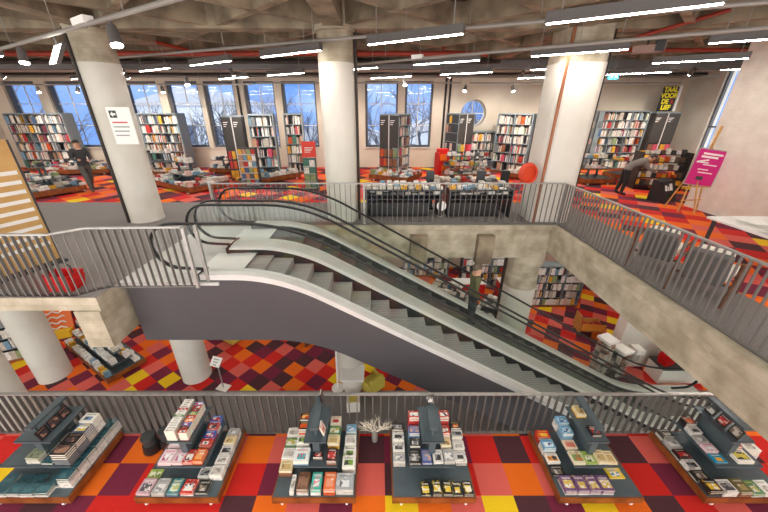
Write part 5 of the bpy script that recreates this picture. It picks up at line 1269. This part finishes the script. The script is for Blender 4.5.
for i, (x, y, h, lb) in enumerate(((-23,23,13,'the outermost windows'),(-13.5,22,12,'the third and fourth windows'),(-9.3,24,13,'the fifth window'),(-5.2,22,12,'the sixth window, spreading into the seventh'),(0.3,23,13,'the eighth window left of the headers bookcase'),(3.4,22,12,'the ninth window'),(7.8,25,13,'the round window'))):
    tree(x, y, h, 'bare winter tree seen through %s' % lb)
for i, (x, w_, h_, c) in enumerate(((-24,16,9,(196,206,222)),(-6,16,5,(204,212,224)),(10,14,6,(196,206,220)))):
    t = thing('house', 'pale house across the street, %s' % ('behind the outermost windows','behind the middle windows','behind the round window')[i], 'building', (x,44,L-0.5), 0)
    mb = MB(); mb.box(-w_/2,0,0,w_/2,8,h_); mb.build('wall', mat('house_%d' % i, c, 0.9), t)
    mb = MB(); mb.band([(-w_/2-0.2,h_),(0,h_),(w_/2+0.2,h_)],[(-w_/2-0.2,h_+0.1),(0,h_+2.2),(w_/2+0.2,h_+0.1)],-0.2,8.2); mb.build('roof', mat('roof_grey',(170,178,194),0.9), t)
    for k in range(5):
        mb = MB(); mb.box(-w_/2+w_*(k+0.3)/5,-0.05,h_*0.5,-w_/2+w_*(k+0.7)/5,0,h_*0.75); mb.build('window', mat('house_glass',(60,76,104),0.2), t)

# every book beyond the three hundred that show largest
o = REST.build('books_beyond', PALM)
tag(o, 'all the smaller and farther books on shelves and tables of the shop', 'books', None, 'stuff')


# ------------------------------------------------------------------ daylight, camera, colour
w = bpy.data.worlds.new('World'); bpy.context.scene.world = w; w.use_nodes = True
nt = w.node_tree; bg = nt.nodes['Background']
tc = nt.nodes.new('ShaderNodeTexCoord'); ns = nt.nodes.new('ShaderNodeTexNoise'); ns.inputs['Scale'].default_value = 5; ns.inputs['Detail'].default_value = 6
rp = nt.nodes.new('ShaderNodeValToRGB'); rp.color_ramp.elements[0].position = 0.35; rp.color_ramp.elements[1].position = 0.7
rp.color_ramp.elements[0].color = (*lin((96,138,206)),1); rp.color_ramp.elements[1].color = (*lin((160,186,228)),1)
nt.links.new(tc.outputs['Generated'], ns.inputs['Vector']); nt.links.new(ns.outputs['Fac'], rp.inputs['Fac'])
# blue winter sky over the street at the rear, unseen front side brightened as fill
sp = nt.nodes.new('ShaderNodeSeparateXYZ'); mr = nt.nodes.new('ShaderNodeMapRange')
mr.inputs['From Min'].default_value = -0.25; mr.inputs['From Max'].default_value = 0.25
mr.inputs['To Min'].default_value = 0.0; mr.inputs['To Max'].default_value = 1.0
mx = nt.nodes.new('ShaderNodeMixRGB'); mx.inputs['Color1'].default_value = (1.75,1.72,1.66,1)
nt.links.new(tc.outputs['Generated'], sp.inputs['Vector']); nt.links.new(sp.outputs['Y'], mr.inputs['Value'])
nt.links.new(mr.outputs['Result'], mx.inputs['Fac']); nt.links.new(rp.outputs['Color'], mx.inputs['Color2']); nt.links.new(mx.outputs['Color'], bg.inputs['Color'])
bg.inputs['Strength'].default_value = 1.0
cam = bpy.data.cameras.new('Camera'); co = bpy.data.objects.new('Camera', cam); C.objects.link(co)
co.location = (0,0,CAMZ); co.rotation_euler = (math.pi/2-math.atan(149/320),0,0)
cam.sensor_width = 36; cam.lens = 36*320/768; cam.shift_x = 6/768; cam.clip_start = 0.05; cam.clip_end = 200
bpy.context.scene.camera = co
vs = bpy.context.scene.view_settings
vs.view_transform = 'Standard'; vs.look = 'None'; vs.gamma = 1; vs.use_curve_mapping = False; vs.exposure = 0.85
cy = bpy.context.scene.cycles
cy.max_bounces = 8; cy.transparent_max_bounces = 24; cy.sample_clamp_indirect = 6; cy.use_denoising = True
